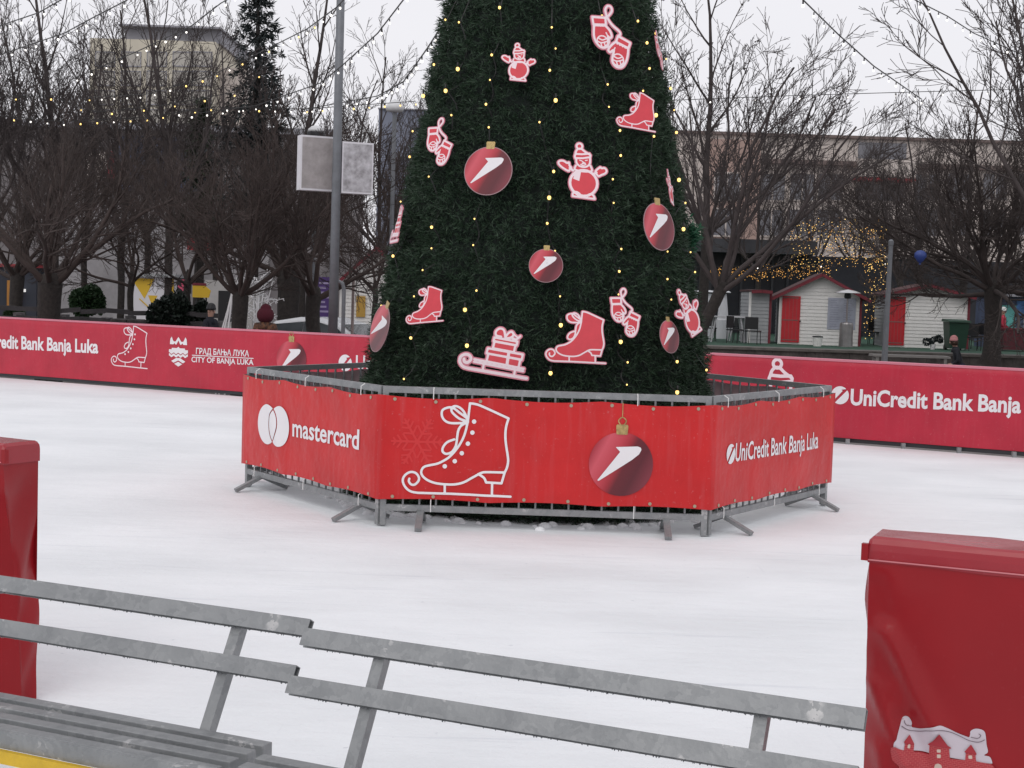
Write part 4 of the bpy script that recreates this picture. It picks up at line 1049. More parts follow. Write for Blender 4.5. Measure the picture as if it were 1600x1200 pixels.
M_spruce = foliage_mat('spruce_needles', (.014, .02, .022), (.035, .048, .048)); M_pine = foliage_mat('pine_needles', (.018, .035, .02), (.05, .07, .035))
conifer(392, 50, 13.5, 2.3, 'dark spruce rising above the bare trees left of the lamp post', 4, M_spruce, .35, .3)
conifer(308, 52, 8.6, 1.9, 'mid green pine standing right of the beige tower', 9, M_pine, .1, .45)
# bushes
def leaf_cloud(c, r, n, g, s=.05):
    d = g.normal(0, 1, (n, 3)); d /= np.linalg.norm(d, axis=1, keepdims=True); rad = g.uniform(.55, 1.05, (n, 1))**.5
    P = np.array(c)+d*rad*np.array(r); P[:, 2] += .06*np.sin(P[:, 0]*9)
    D = d+g.normal(0, .6, (n, 3)); D /= np.linalg.norm(D, axis=1, keepdims=True); sd = np.cross(D, g.normal(0, 1, (n, 3))); sd /= np.linalg.norm(sd, axis=1, keepdims=True)
    w = s*g.uniform(.6, 1.3, (n, 1)); V = np.stack([P-D*w, P+sd*w*.6, P+D*w, P-sd*w*.6], 1).reshape(-1, 3); return V
def bush(px, d, w, h, zb, label, cols, seed, boxy=False):
    g = np.random.default_rng(seed); p = atz(px, d, zb); t = thing('bush', label, 'bush', p, group='evergreen bushes behind the left board')
    Vs = [leaf_cloud((0, 0, h*.5), (w/2, w*.4, h*.52), 2600, g)]
    for k in range(7): Vs.append(leaf_cloud((g.uniform(-w*.3, w*.3), g.uniform(-w*.25, w*.25), h*g.uniform(.35, .75)), (w*.24, w*.24, h*.3), 500, g))
    V = np.concatenate(Vs); np_mesh('foliage', V, np.arange(len(V)).reshape(-1, 4), foliage_mat('bush_leaves', *cols, 6.), t)
    b = MB()
    for k in range(5): b.tube([(0, 0, -.1), (g.uniform(-.2, .2)*w, g.uniform(-.2, .2)*w, h*.6)], .02, 5)
    b.build('stem', M_bark, t)
DG = ((.008, .014, .012), (.02, .032, .022)); GG = ((.012, .03, .012), (.03, .06, .025))
bush(268, 32, .95, 1.28, .3, 'wide dark clipped bush in front of the yellow and white kiosk', DG, 1)
bush(312, 32.5, .5, 1.1, .3, 'smaller dark bush right of the thin purple trunk', DG, 2)
bush(136, 36, .85, .75, .9, 'green rounded bush right of the thick dark trunk', GG, 3)
bush(22, 36, .5, .5, .6, 'small green bush at the left photo edge below the orange post', GG, 4)
# ================================================================= buildings
M_beige = mat('beige_render', (.58, .52, .48), .85, var=.08, vs=.5); M_tower = mat('hazed_cream_render', (.60, .56, .46), .85, var=.07, vs=.4)  # tower cream is paled, distance haze put into the wall colour
M_grey = mat('grey_sheet', (.30, .30, .33), .7, var=.08, vs=.6); M_brown = mat('brown_cornice', (.17, .13, .12), .8); M_pane = mat('window_glass', (.17, .17, .19), .15, spec=.6)
M_navy = mat('hall_cladding', (.20, .185, .19), .7, var=.35, vs=.3); M_anth = mat('anthracite_roof', (.055, .057, .066), .55, var=.15, vs=.8); M_redst = mat('red_panel', (.36, .04, .05), .6); M_rose = mat('rose_render', (.42, .30, .26), .85, var=.08, vs=.4)
def bbox(nm, mt, t, x0, x1, y0, y1, z0, z1): return MB().bx(x0, x1, y0, y1, z0, z1).build(nm, mt, t, world=True)
def xat(px, d): return atz(px, d, 2).x
def zat(px, py, d): return at(px, py, d).z
# right apartment block
d = 92; x0, x1, zt = xat(690, d), xat(1900, d), zat(1300, 216, d)
t = thing('apartment_building', 'long beige apartment building with brown band and flat roof behind the huts', 'building', (x0, d, GZ))
bbox('wall', M_beige, t, x0, x1, d, d+14, GZ, zt); bbox('roof', M_brown, t, x0-.25, x1+.2, d-.25, d+14.2, zt, zt+.18)
bbox('cornice', M_brown, t, xat(1180, d), x1, d-.5, d-.002, zat(1300, 259, d), zat(1300, 252, d))
bbox('wall_panel', M_rose, t, xat(1100, d), xat(1178, d), d-.35, d-.003, GZ, zt-.3)
for i, px_ in enumerate((760, 830, 900, 970, 1128, 1200, 1246, 1290, 1440, 1490, 1545, 1600)):
    for py_ in (292, 348):
        hx = .75; xc = xat(px_, d); zc = zat(px_, py_, d); y = d-.36 if 1100 < px_ < 1178 else d
        w = MB(); w.bx(xc-hx-.09, xc-hx, y-.08, y-.003, zc-.8, zc+.8); w.bx(xc+hx, xc+hx+.09, y-.08, y-.003, zc-.8, zc+.8); w.bx(xc-hx-.09, xc+hx+.09, y-.08, y-.003, zc+.8, zc+.9); w.bx(xc-hx-.09, xc+hx+.09, y-.08, y-.003, zc-.9, zc-.8); w.bx(xc-.04, xc+.04, y-.07, y-.03, zc-.8, zc+.8)
        o = w.build('window', M_beige, t, world=True); o2 = MB().bx(xc-hx, xc+hx, y-.03, y-.012, zc-.8, zc+.8); me = o2.build('pane', M_pane, t, world=True); me.parent = o
for py0, py1, rail in ((276, 266, M_beige), (340, 318, M_redst)):
    za, zb = zat(1360, py0, d), zat(1360, py1, d); b = MB(); b.bx(xat(1322, d), xat(1412, d), d-1.5, d-.01, za-.12, za); b.bx(xat(1322, d), xat(1412, d), d-1.5, d-1.4, za+.0, za+.95); o = b.build('balcony', M_beige, t, world=True)
    bbox('balcony_recess', M_pane, t, xat(1330, d), xat(1405, d), d-.05, d-.01, za+.02, za+2.1)
    if rail is M_redst: bbox('awning', M_redst, t, xat(1322, d), xat(1412, d), d-1.55, d-.01, za+2.2, za+2.35)
# bluish block left of tree
d = 120; t = thing('office_building', 'distant grey blue block just left of the christmas tree', 'building', (xat(600, d), d, GZ))
bbox('wall', mat('grey_blue_render', (.20, .22, .28), .8, var=.08, vs=.3), t, xat(585, d), xat(690, d), d, d+12, GZ, zat(640, 172, d)); bbox('roof', M_grey, t, xat(584, d), xat(691, d), d-.2, d+12.2, zat(640, 172, d), zat(640, 170, d))
# beige tower
d = 118; x0, x1 = xat(136, d), xat(330, d); zt = zat(230, 62, d)
t = thing('tower_block', 'tall cream tower block with grey roof storey behind the bare trees', 'building', (x0, d, GZ))
bbox('wall', M_tower, t, x0, x1, d, d+14, GZ, zt); bbox('roof_storey', M_grey, t, xat(185, d), xat(335, d), d+.8, d+13, zt, zat(230, 42, d)); bbox('roof', M_grey, t, xat(180, d), xat(338, d), d-.2, d+13.4, zat(230, 42, d), zat(230, 39, d))
bbox('side_wing', M_beige, t, x1, xat(372, d), d+2, d+12, GZ, zat(350, 100, d))
for px_ in (160, 200, 240, 280, 310):
    for py_ in (92, 122, 152, 182):
        xc = xat(px_, d); zc = zat(px_, py_, d); o = MB().bx(xc-.8, xc+.8, d-.12, d-.01, zc-.62, zc-.54).bx(xc-.8, xc+.8, d-.09, d-.01, zc+.5, zc+.58).bx(xc-.8, xc-.74, d-.085, d-.012, zc-.55, zc+.51).bx(xc+.74, xc+.8, d-.085, d-.012, zc-.55, zc+.51).build('window', M_grey, t, world=True)
        p_ = MB().bx(xc-.74, xc+.74, d-.05, d-.012, zc-.54, zc+.5).build('pane', M_winlight, t, world=True) if False else MB().bx(xc-.74, xc+.74, d-.05, d-.012, zc-.54, zc+.5).build('pane', mat('hazy_pane', (.44, .42, .38), .5) if 'hazy_pane' not in MATS else MATS['hazy_pane'], t, world=True); p_.parent = o
# dark commercial building left
d = 72; x0, x1 = xat(-180, d), xat(505, d); zt = zat(100, 200, d)
t = thing('shopping_hall', 'long low commercial hall behind the left trees with navy bay and red stripe', 'building', (x0, d, GZ))
bbox('wall', M_navy, t, x0, x1, d, d+18, GZ, zt); bbox('roof', M_grey, t, x0-.3, x1+.3, d-.4, d+18.3, zt, zt+.3)
bbox('navy_bay', mat('navy_panel', (.05, .058, .10), .6, var=.15, vs=.4), t, xat(177.5, d), xat(330, d), d-.05, d-.006, zat(200, 300, d), zat(200, 212, d)); bbox('red_stripe', M_redst, t, xat(166, d), xat(177, d), d-.06, d-.005, zat(170, 290, d), zat(170, 236, d)); bbox('light_panel', M_beige, t, xat(130, d), xat(165, d), d-.05, d-.005, zat(150, 280, d), zat(150, 238, d))
bbox('shopfront', mat('shopfront_glass', (.30, .29, .30), .3, var=.3, vs=.5), t, xat(60, d), xat(420, d), d-.04, d-.006, GZ, zat(200, 335, d)); bbox('canopy', M_redst, t, xat(300, d), xat(345, d), d-1.2, d-.01, zat(320, 392, d), zat(320, 372, d))
# restaurant right
d = 64; x0, x1 = xat(800, d), xat(1850, d); zr = zat(1170, 376, d); ze = zat(1170, 397, d)
t = thing('restaurant', 'low dark glazed restaurant with flat anthracite roof edge behind the huts', 'building', (x0, d, GZ))
bbox('roof', M_anth, t, x0, xat(1262, d), d-1.6, d+12, ze, zr); bbox('wall', mat('dark_glazing', (.035, .037, .045), .3, var=.25, vs=.6, spec=.3), t, x0+.2, x1, d, d+11, GZ, ze)
for px_ in range(821, 1300, 24): bbox('mullion', M_anth, t, xat(px_, d)-.05, xat(px_, d)+.05, d-.1, d-.005, .4, ze)
# ================================================================= terrace, stone wall
M_stone = mat('dark_stone', (.085, .075, .07), .9, var=.4, vs=2.5, bump=.5, bs=9); M_turf = mat('green_carpet', (.02, .07, .042), .9, var=.3, vs=6); M_turfe = mat('dark_green_edge', (.012, .024, .018), .9)
TZ = .35
tr_ = MB().bx(xat(770, 47), xat(1950, 47), 46.5, 63.9, GZ-.1, TZ).build('terrace', M_turf); tag(tr_, kind='structure')
w_ = thing('stone_wall', 'low dark stone retaining wall in front of the market huts', 'wall', (xat(1060, 44), 44, GZ))
xx0, xx1 = xat(740, 44), xat(1950, 44)
b = MB()
for k in range(90):
    a, c = xx0+(xx1-xx0)*k/90, xx0+(xx1-xx0)*(k+1)/90; b.bx(a+.004, c-.004, 44-rnd.uniform(0, .02), 44.9, GZ-.1, .32)
b.build('masonry', M_stone, w_, world=True); bbox('coping', mat('coping_stone', (.12, .11, .10), .85, var=.3, vs=3), w_, xx0, xx1, 43.92, 45.0, .325, .40)
bbox('edging', M_turfe, w_, xx0, xx1, 45.004, 46.49, GZ, .345)
# ================================================================= market huts
M_hutw = mat('white_boarding', (.78, .77, .75), .75, var=.06, vs=3); M_huts = mat('grey_boarding', (.34, .35, .36), .8, var=.06, vs=3); M_trim = mat('dark_red_trim', (.17, .022, .034), .7); M_door = mat('red_door', (.52, .018, .028), .5, var=.06, vs=4); M_roofr = mat('red_brown_roof', (.07, .028, .03), .9, var=.2, vs=4)
def hut(px0, px1, d, he, hr, name, label, door=None, rz=0., wallm=M_hutw, over=.25, group='market huts on the terrace', base=TZ):
    xa, xb = xat(px0, d), xat(px1, d); w = xb-xa; t = thing(name, label, 'hut', ((xa+xb)/2, d, base), rz, group); D = 2.2; n = int(he/.115)
    b = MB(); h = he/n; rows = int(hr/h)+1
    for k in range(rows):
        z0, z1 = k*h, (k+1)*h; hw = w/2
        if z0 >= hr-.05: break
        zz = [(z0, z1, hw if z1 <= he else None)]
        wa = hw if z0 <= he else hw*(hr-z0)/(hr-he); wb = hw if z1 <= he+1e-6 else hw*max(.02, (hr-min(z1, hr-.02))/(hr-he)); z1 = min(z1, hr-.02)
        b.add([(-wa, -.018, z0), (wa, -.018, z0), (wb, 0, z1), (-wb, 0, z1), (-wa, .05, z0), (wa, .05, z0), (wb, .05, z1), (-wb, .05, z1)], [(0, 1, 2, 3), (0, 4, 5, 1), (4, 7, 6, 5), (3, 2, 6, 7), (0, 3, 7, 4), (1, 5, 6, 2)])
    b.build('front_wall', wallm, t)
    s = MB()
    for sx in (-1, 1):
        for k in range(n): x = sx*w/2; s.add([(x+sx*.018, .052, k*h), (x+sx*.018, D, k*h), (x, D, (k+1)*h), (x, .052, (k+1)*h)], [(0, 1, 2, 3)])
    s.add([(-w/2, D, 0), (w/2, D, 0), (w/2, D, he), (0, D, hr), (-w/2, D, he)], [(0, 1, 2, 3, 4)]); s.build('side_walls', M_huts if wallm is M_hutw else wallm, t)
    r = MB(); sl = (hr-he)/(w/2); ex = w/2+over; zl = he-over*sl
    for sx in (-1, 1):
        P = [(0, hr+.02), (sx*ex, zl+.02), (sx*ex, zl+.08), (0, hr+.085)]; r.add([(x, -.28, z) for x, z in P]+[(x, D+.2, z) for x, z in P], [(0, 1, 2, 3), (7, 6, 5, 4), (0, 4, 5, 1), (1, 5, 6, 2), (2, 6, 7, 3)])
    r.build('roof', M_roofr, t)
    f = MB()
    for sx in (-1, 1): f.beam((sx*.005, -.30, hr+.01), (sx*ex, -.30, zl+.01), .035, .10, up=(0, 0, 1))
    f.build('bargeboard', M_trim, t)
    for sx in (-1, 1): MB().bx(sx*(w/2+.03)-.04, sx*(w/2+.03)+.04, -.03, .03, 0, he).build('corner_post', M_trim if sx > 0 else M_hutw, t)
    MB().bx(-w/2-.05, w/2+.05, -.05, .0, -.04, -.002).build('sill', mat('pale_sill', (.5, .42, .38), .8) if 'pale_sill' not in MATS else MATS['pale_sill'], t)
    if door:
        dx0, dx1, dh = door; o = MB().bx(dx0, dx1, -.06, -.022, .06, dh).build('door', M_door, t)
        b = MB()
        for k in range(1, 5): x = dx0+(dx1-dx0)*k/5; b.bx(x-.004, x+.004, -.0615, -.06, .06, dh)
        for z in (.14, dh*.5, dh-.06): b.bx(dx0+.02, dx0+(dx1-dx0)*.9, -.066, -.0605, z-.014, z+.014)
        b.build('strap_hinges', M_brown, o); MB().ball((dx1+.01, -.09, dh*.48), .03, 6).build('handle', M_dark, o)
    return t
hut1 = hut(1222, 1343, 50, 1.68, 2.36, 'market_hut', 'white boarded market hut with red door, poster and silver patio heater in front', door=(-1.28, -.67, 1.63), rz=R(-6), over=.34)
hut2 = hut(1388, 1512, 50.5, 1.78, 2.12, 'market_hut', 'white boarded market hut with red door beside the green wheelie bin', door=(-1.33, -.76, 1.72), rz=R(-3), over=.2)
hut0 = hut(1174, 1203, 50, 1.72, 1.74, 'market_booth', 'narrow grey boarded booth with dark red trim left of the first hut', wallm=M_huts, over=.04, group=None)
hutL = hut(535, 640, 46, 2.35, 3.35, 'white_hut', 'white gabled hut with yellow shutters half hidden by the christmas tree', rz=R(4), group=None, base=GZ)
for x in (-.45, .35): MB().bx(x-.14, x+.14, -.06, -.022, 1.2, 1.85).build('shutter', mat('ochre_shutter', (.5, .30, .06), .6) if 'ochre_shutter' not in MATS else MATS['ochre_shutter'], hutL)
# poster with rows of print, on the first hut
p_ = thing('poster', 'pale blue poster sheet fixed to the white hut behind the silver heater', 'poster', hut1.location, R(-6)); 
MB().bx(.25, 1.18, -.034, -.024, .55, 1.62).build('sheet', mat('poster_paper', (.40, .42, .50), .6, var=.12, vs=5), p_)
b = MB()
for k in range(12):
    for x0_ in (.33, .78): b.bx(x0_, x0_+rnd.uniform(.2, .34), -.037, -.0355, 1.52-k*.08, 1.535-k*.08)
b.build('print_lines', mat('poster_ink', (.26, .27, .36), .6), p_)
# ================================================================= terrace furniture
def heater(px, d, label, silver=False):
    t = thing('patio_heater', label, 'patio heater', atz(px, d, TZ), group='patio heaters on the terrace')
    if silver:
        M_sil = mat('brushed_steel', (.30, .29, .29), .35, metal=.7, var=.15, vs=3)
        MB().lathe([(.26, 0), (.26, .02), (.23, .03), (.22, .75), (.20, .80), (.05, .82)], n=20).build('gas_housing', M_sil, t); MB().lathe([(.03, .8), (.03, 1.62)], n=8).build('pole', M_sil, t)
        MB().lathe([(.10, 1.60), (.12, 1.66), (.10, 1.78)], n=14).build('burner', M_dark, t); MB().lathe([(.42, 1.78), (.43, 1.79), (.25, 1.86), (.04, 1.9)], n=24).build('reflector', mat('pale_metal', (.55, .55, .56), .3, metal=.6), t)
    else:
        M_ph = mat('white_enamel', (.62, .63, .66), .5) if 'white_enamel' not in MATS else MATS['white_enamel']
        MB().lathe([(.24, 0), (.24, .7), (.21, .72), (.11, 1.62), (.10, 1.64)], n=4 if False else 14).build('body', M_ph, t); MB().lathe([(.26, 1.68), (.27, 1.70), (.2, 1.74), (.04, 1.76)], n=20).build('reflector', M_ph, t); MB().lathe([(.07, 1.62), (.07, 1.69)], n=10).build('neck', M_dark, t)
heater(1321, 49, 'silver mushroom patio heater in front of the poster', True)
heater(1105, 55, 'tapered white patio heater nearest the christmas tree'); heater(1128, 54, 'tapered white patio heater right of its twin, behind the white table'); heater(1083, 56, 'tapered white patio heater mostly hidden by the christmas tree')
M_tabl = mat('white_table_top', (.5, .5, .52), .5)
for px_, d, lab in ((1135, 50, 'white topped high table with slanting legs beside the heaters'), (1163, 51.5, 'white topped table just left of the grey booth')):
    t = thing('terrace_table', lab, 'table', atz(px_, d, TZ), group='tables on the terrace'); MB().bx(-.6, .6, -.35, .35, .84, .88).build('table_top', M_tabl, t)
    for sx in (-1, 1):
        for sy in (-1, 1): MB().beam((sx*.42, sy*.25, .84), (sx*.56, sy*.3, 0), .04, .04).build('leg', M_tabl, t)
def chair(px, d, label, rz=0.):
    t = thing('chair', label, 'chair', atz(px, d, TZ), rz, group='black chairs on the terrace'); MB().bx(-.22, .22, -.22, .22, .42, .46).build('seat', M_black, t); MB().bx(-.22, .22, .19, .225, .5, .9).build('backrest', M_black, t)
    for sx in (-1, 1):
        for sy in (-1, 1): MB().tube([(sx*.2, sy*.2, 0), (sx*.19, sy*.19, .46 if sy < 0 else .9)], .014, 6).build('leg', M_black, t)
for k, (px_, d) in enumerate(((1108, 51), (1148, 49.3), (1158, 52.5), (1176, 48.4), (1357, 53), (1374, 52), (1530, 51), (1520, 49))):
    chair(px_, d, ('black terrace chair nearest the christmas tree', 'black terrace chair under the white high table', 'black terrace chair behind the white table', 'black chair in front of the grey booth', 'black chair between the two huts, left one', 'black chair between the two huts, right one', 'black chair behind the broad tree trunk', 'black chair just right of the second hut')[k], k*.9)
# green wheelie bin
t = thing('wheelie_bin', 'dark green wheelie bin in front of the second white hut', 'bin', atz(1492, 49, TZ-.02)); M_bin = mat('green_plastic', (.012, .05, .03), .5)
MB().add([(-.27, -.3, .08), (.27, -.3, .08), (.27, .3, .08), (-.27, .3, .08), (-.33, -.36, .95), (.33, -.36, .95), (.33, .38, .95), (-.33, .38, .95)], [(0, 3, 2, 1), (4, 5, 6, 7), (0, 1, 5, 4), (1, 2, 6, 5), (2, 3, 7, 6), (3, 0, 4, 7)]).build('tub', M_bin, t)
MB().add([(-.38, -.42, .955), (.38, -.42, .955), (.38, .42, .955), (-.38, .42, .955), (-.36, -.40, 1.01), (.36, -.40, 1.01), (.36, .42, 1.05), (-.36, .42, 1.05)], [(0, 3, 2, 1), (4, 5, 6, 7), (0, 1, 5, 4), (1, 2, 6, 5), (2, 3, 7, 6), (3, 0, 4, 7)]).build('lid', M_bin, t)
for sx in (-1, 1): MB().tube([(sx*.2, .3, .1), (sx*.28, .3, .1)], .1, 12).build('wheel', M_black, t)
# flower pot, white bucket
t = thing('potted_plant', 'dark leafy plant in a small white pot at the foot of the second hut', 'plant', atz(1457, 49, TZ)); MB().lathe([(.07, 0), (.1, .18)], n=12).build('pot', M_white, t)
V = np.concatenate([leaf_cloud((dx, 0, .3), (.14, .12, .13), 160, np.random.default_rng(int(50+dx*9)), .045) for dx in (-.2, 0, .2)]); np_mesh('foliage', V, np.arange(len(V)).reshape(-1, 4), M_spruce, t)
t = thing('bucket', 'white bucket with dark lid against the first hut', 'bucket', atz(1277, 48.6, TZ)); MB().lathe([(.13, 0), (.17, .3)], n=14).build('tub', M_hutw, t); MB().lathe([(.18, .3), (.18, .33), (.05, .35)], n=14).build('lid', M_dark, t)
t = thing('gas_bottle', 'blue gas bottle beside the white heaters at the edge of the christmas tree', 'gas bottle', atz(1092, 52, TZ)); M_blue = mat('blue_paint', (.03, .06, .25), .45); MB().lathe([(.13, .5), (.16, .55), (.16, 1.05), (.12, 1.15), (.04, 1.2)], n=14).build('tank', M_blue, t); MB().lathe([(.2, 0), (.2, .5), (.12, .51)], n=12).build('stand', M_dark, t)
# white framed bench before the wall
t = thing('street_bench', 'pale framed low bench standing in front of the stone wall right of the lamp post', 'bench', atz(1419, 40, GZ)); b = MB().bx(-1.05, 1.05, -.25, .25, .70, .76); b.build('seat', mat('concrete', (.22, .21, .20), .8), t)
for sx in (-1, 1): MB().bx(sx*.92-.04, sx*.92+.04, -.22, .22, 0, .70).build('leg', MATS['concrete'], t)
# booth with turquoise awning at right, cooler
t = thing('market_booth', 'turquoise and blue painted booth at the right photo edge', 'booth', atz(1592, 53, TZ)); MB().bx(-1.0, 1.6, 0, 2, 0, 1.85).build('body', mat('slate_blue', (.08, .10, .17), .6, var=.2, vs=2), t)
MB().bx(-.9, -.18, -.03, -.004, .6, 1.55).build('turquoise_panel', mat('turquoise_paint', (.12, .40, .38), .6, var=.15, vs=4), t); MB().bx(-.17, 1.5, -.03, -.004, 1.2, 1.75).build('blue_panel', mat('sky_blue_print', (.07, .18, .42), .6, var=.4, vs=5), t); MB().bx(-1.1, 1.7, -.5, 2, 1.86, 1.95).build('roof', M_grey, t)
for x in (.1, .45, .8): MB().bx(x, x+.02, -.035, -.005, .6, 1.2).build('bar', M_grey, t)
t = thing('drinks_cooler', 'dark red drinks cooler below the turquoise booth', 'cooler', atz(1583, 50, TZ)); MB().bx(-.45, .55, -.3, .3, .05, .72).build('body', mat('maroon_enamel', (.10, .012, .02), .4), t); MB().bx(-.47, .57, -.32, .32, .725, .78).build('lid', M_trim, t)
# ================================================================= lamp posts and light boxes
M_pole = mat('grey_painted_steel', (.16, .17, .185), .5, metal=.2, var=.12, vs=8); M_lbox = mat('light_box_white', (.66, .65, .68), .55, var=.06, vs=3)
def dirty():
    m = mat('weathered_acrylic', (.56, .55, .58), .5, vs=7.5, col2=(.24, .23, .24)); return m
M_acr = dirty(); M_acr2 = mat('dirty_acrylic', (.38, .35, .35), .5, vs=6, col2=(.27, .25, .245))
p = atz(517, 24.8, GZ); t = thing('lamp_post', 'tall grey steel lamp post carrying two weathered light boxes', 'lamp post', p)
MB().tube([(0, 0, 0), (0, 0, 9)], [.085, .065], 14).build('pole', M_pole, t, smooth=True); MB().lathe([(.14, 0), (.14, .05), (.1, .4), (.086, .42)], n=14).build('base', M_pole, t)
MB().tube([(.0, -.088, 1.02), (0, -.094, 1.02)], .06, 14).build('sticker', M_white, t)
pole_x = lambda z: 0
def lightbox(px, py0, py1, w, rz, label, fm, dx):
    zc = (zat(px, py0, 25)+zat(px, py1, 25))/2; h = zat(px, py0, 25)-zat(px, py1, 25)
    t = thing('light_box', label, 'light box', (xat(px, 25), 25, zc), rz, group='weathered light boxes on the lamp post'); MB().bx(-w/2, w/2, -.11, .11, -h/2, h/2).build('case', M_lbox, t)
    MB().bx(-w/2+.025, w/2-.025, -.116, -.1105, -h/2+.03, h/2-.03).build('face_panel', fm, t)
    for z in (-h*.3, h*.3): MB().beam((dx*w*.5, 0, z), (dx*(w*.5+.12), .0, z), .03, .03).build('bracket', M_dark, t)
lightbox(489, 213, 298, .58, R(24), 'left light box on the lamp post, greyish dirty face', M_acr2, 1); lightbox(552, 223, 303, .54, R(21), 'right light box on the lamp post, white blotched face', M_acr, -1)
t = thing('street_lamp', 'street lamp with white saucer head behind the lamp post on its right', 'street lamp', atz(606, 36, GZ)); zl = zat(606, 165, 36)-GZ
MB().tube([(0, 0, 0), (0, 0, zl-.1)], .05, 8).build('pole', M_pole, t); MB().lathe([(.05, zl-.16), (.2, zl-.13), (.23, zl-.05), (.2, zl+.02), (.08, zl+.12), (.02, zl+.16)], n=18).build('lamp_shade', mat('lamp_white', (.62, .63, .64), .4), t, smooth=True)
t = thing('street_lamp', 'street lamp with white domed top and dark skirt behind the left light box', 'street lamp', atz(485, 34, GZ)); zl = zat(486, 206, 34)-GZ
MB().tube([(0, 0, 0), (0, 0, zl-.15)], .05, 8).build('pole', M_pole, t); MB().lathe([(.2, zl-.22), (.21, zl-.02), (.19, zl)], n=18).build('skirt', M_dark, t); MB().lathe([(.195, zl+.002), (.18, zl+.06), (.1, zl+.13), (.02, zl+.15)], n=18).build('lamp_shade', MATS['lamp_white'], t, smooth=True)
t = thing('lamp_post', 'slim grey lamp post in front of the gap between the two huts', 'lamp post', atz(1379, 35, GZ)); MB().tube([(0, 0, 0), (.03, 0, 3.5)], [.08, .05], 12).build('pole', M_pole, t); MB().lathe([(.05, 3.5), (.06, 3.52), (.065, 3.62), (.02, 3.66)], (.03, 0, 0), 16).build('lamp_shade', M_pole, t)
t = thing('sign_post', 'thin grey post with small hooked top just right of the lamp post', 'post', atz(533, 26, GZ)); MB().tube([(0, 0, 0), (0, 0, 2.1), (-.03, 0, 2.2), (-.1, 0, 2.24), (-.15, 0, 2.2)], .035, 8).build('pole', M_pole, t); MB().bx(-.05, .05, -.05, -.038, .95, 1.1).build('sticker', M_white, t)
t = thing('sign_post', 'thin brownish post before the white gabled hut', 'post', atz(548, 30, GZ)); MB().tube([(0, 0, 0), (0, 0, 2.3)], .03, 8).build('pole', mat('rosy_grey', (.25, .2, .19), .7), t)
# purple sign
t = thing('sign_board', 'purple upright sign board beside the dark trunk, rows of white lettering', 'sign', atz(503, 37, GZ), R(12)); t.scale = (1.25, 1.25, 1.18); MB().bx(-.16, .16, -.04, .04, .75, 2.0).build('board', mat('purple_print', (.10, .05, .22), .5), t); MB().bx(-.165, -.21, -.06, .06, .7, 2.0).build('edge', mat('lilac', (.3, .26, .4), .6), t)
b = MB()
for k in range(7): b.bx(-.1, rnd.uniform(.02, .12), -.0435, -.0405, 1.85-k*.1, 1.89-k*.1)
b.build('lettering', mat('lilac_ink', (.45, .38, .6), .6), t); MB().bx(-.15, .12, -.06, .05, .62, .74).build('base', mat('orange_base', (.5, .27, .04), .6), t)
# ================================================================= left kiosks, low fence
t = thing('kiosk', 'white kiosk with yellow triangle pattern behind the dark clipped bush', 'kiosk', atz(240, 45, GZ)); xa, xb = xat(205, 45)-t.location.x, xat(272, 45)-t.location.x; zt = zat(240, 433, 45)-GZ; zbm = 0
MB().bx(xa, xb, 0, 2, 0, zt).build('body', mat('kiosk_white', (.70, .69, .73), .6), t); M_yel = mat('yellow_print', (.70, .45, .03), .6)
b = MB(); w = xb-xa
for tri in (((0, .98), (.55, .98), (.32, .70)), ((.78, .98), (1, .98), (1, .62), (.78, .62)), ((.36, .14), (.8, .35), (.8, .05), (.55, .05)), ((.0, .98), (.12, .98), (.05, .8)), ((.40, .75), (.62, .75), (.52, .58))):
    n = len(tri); MB().add([(xa+x*w, -.006, z*zt) for x, z in tri], [tuple(range(n))]).build('triangle_print', M_yel, t, fix=False)
b = MB()
for p0, p1 in (((0, .40), (.78, .40)), ((.2, .7), (.75, .42)), ((.02, .02), (.02, .9))): b.beam((xa+p0[0]*w, -.012, p0[1]*zt), (xa+p1[0]*w, -.012, p1[1]*zt), .01, .035)
b.build('seam_lines', M_yel, t); MB().bx(xa-.1, xb+.1, -.2, 2.1, zt+.002, zt+.1).build('roof', M_huts, t)
t = thing('sign_board', 'bright yellow pointed sign board right of the thin purple trunk', 'sign', atz(313, 40, GZ)); zc = zat(313, 455, 40)-GZ
MB().prism([(-.24, zc-.17), (-.24, zc+.15), (.1, zc+.15), (.25, zc+.02), (.2, zc-.17)], Matrix.Identity(3), -.03, .03).build('board', M_yel, t); MB().bx(-.25, .12, -.04, .04, zc+.152, zc+.22).build('header', M_trim, t)
for x in (-.15, .12): MB().bx(x-.02, x+.02, .035, .06, 0, zc-.1).build('leg', M_dark, t)
t = thing('neon_sign', 'pink lettered dark sign between the kiosk and the yellow board', 'sign', atz(285, 44, GZ)); zc = zat(285, 447, 44)-GZ; MB().bx(-.2, .22, 0, .1, zc-.22, zc+.24).build('board', M_black, t)
M_pink = mat('pink_print', (.6, .08, .16), .5); b = MB(); b.beam((-.1, -.01, zc+.15), (.2, -.01, zc+.18), .012, .07); b.beam((-.04, -.01, zc+.12), (.0, -.01, zc-.14), .012, .06); b.beam((0, -.014, zc-.02), (.16, -.014, zc-.02), .012, .06); b.beam((-.16, -.014, zc), (.1, -.014, zc-.18), .012, .05); b.build('lettering', M_pink, t); MB().bx(-.02, .02, .03, .07, 0, zc-.2).build('leg', M_dark, t)
t = thing('kiosk', 'white framed kiosk with dark window behind the wire cone ornament', 'kiosk', atz(345, 43, GZ)); MB().bx(-.5, .9, 0, 2, 0, 2.2).build('body', mat('dull_white', (.42, .41, .40), .7, var=.1, vs=2), t); MB().bx(-.1, .5, -.02, -.004, 1.0, 1.9).build('window', M_black, t)
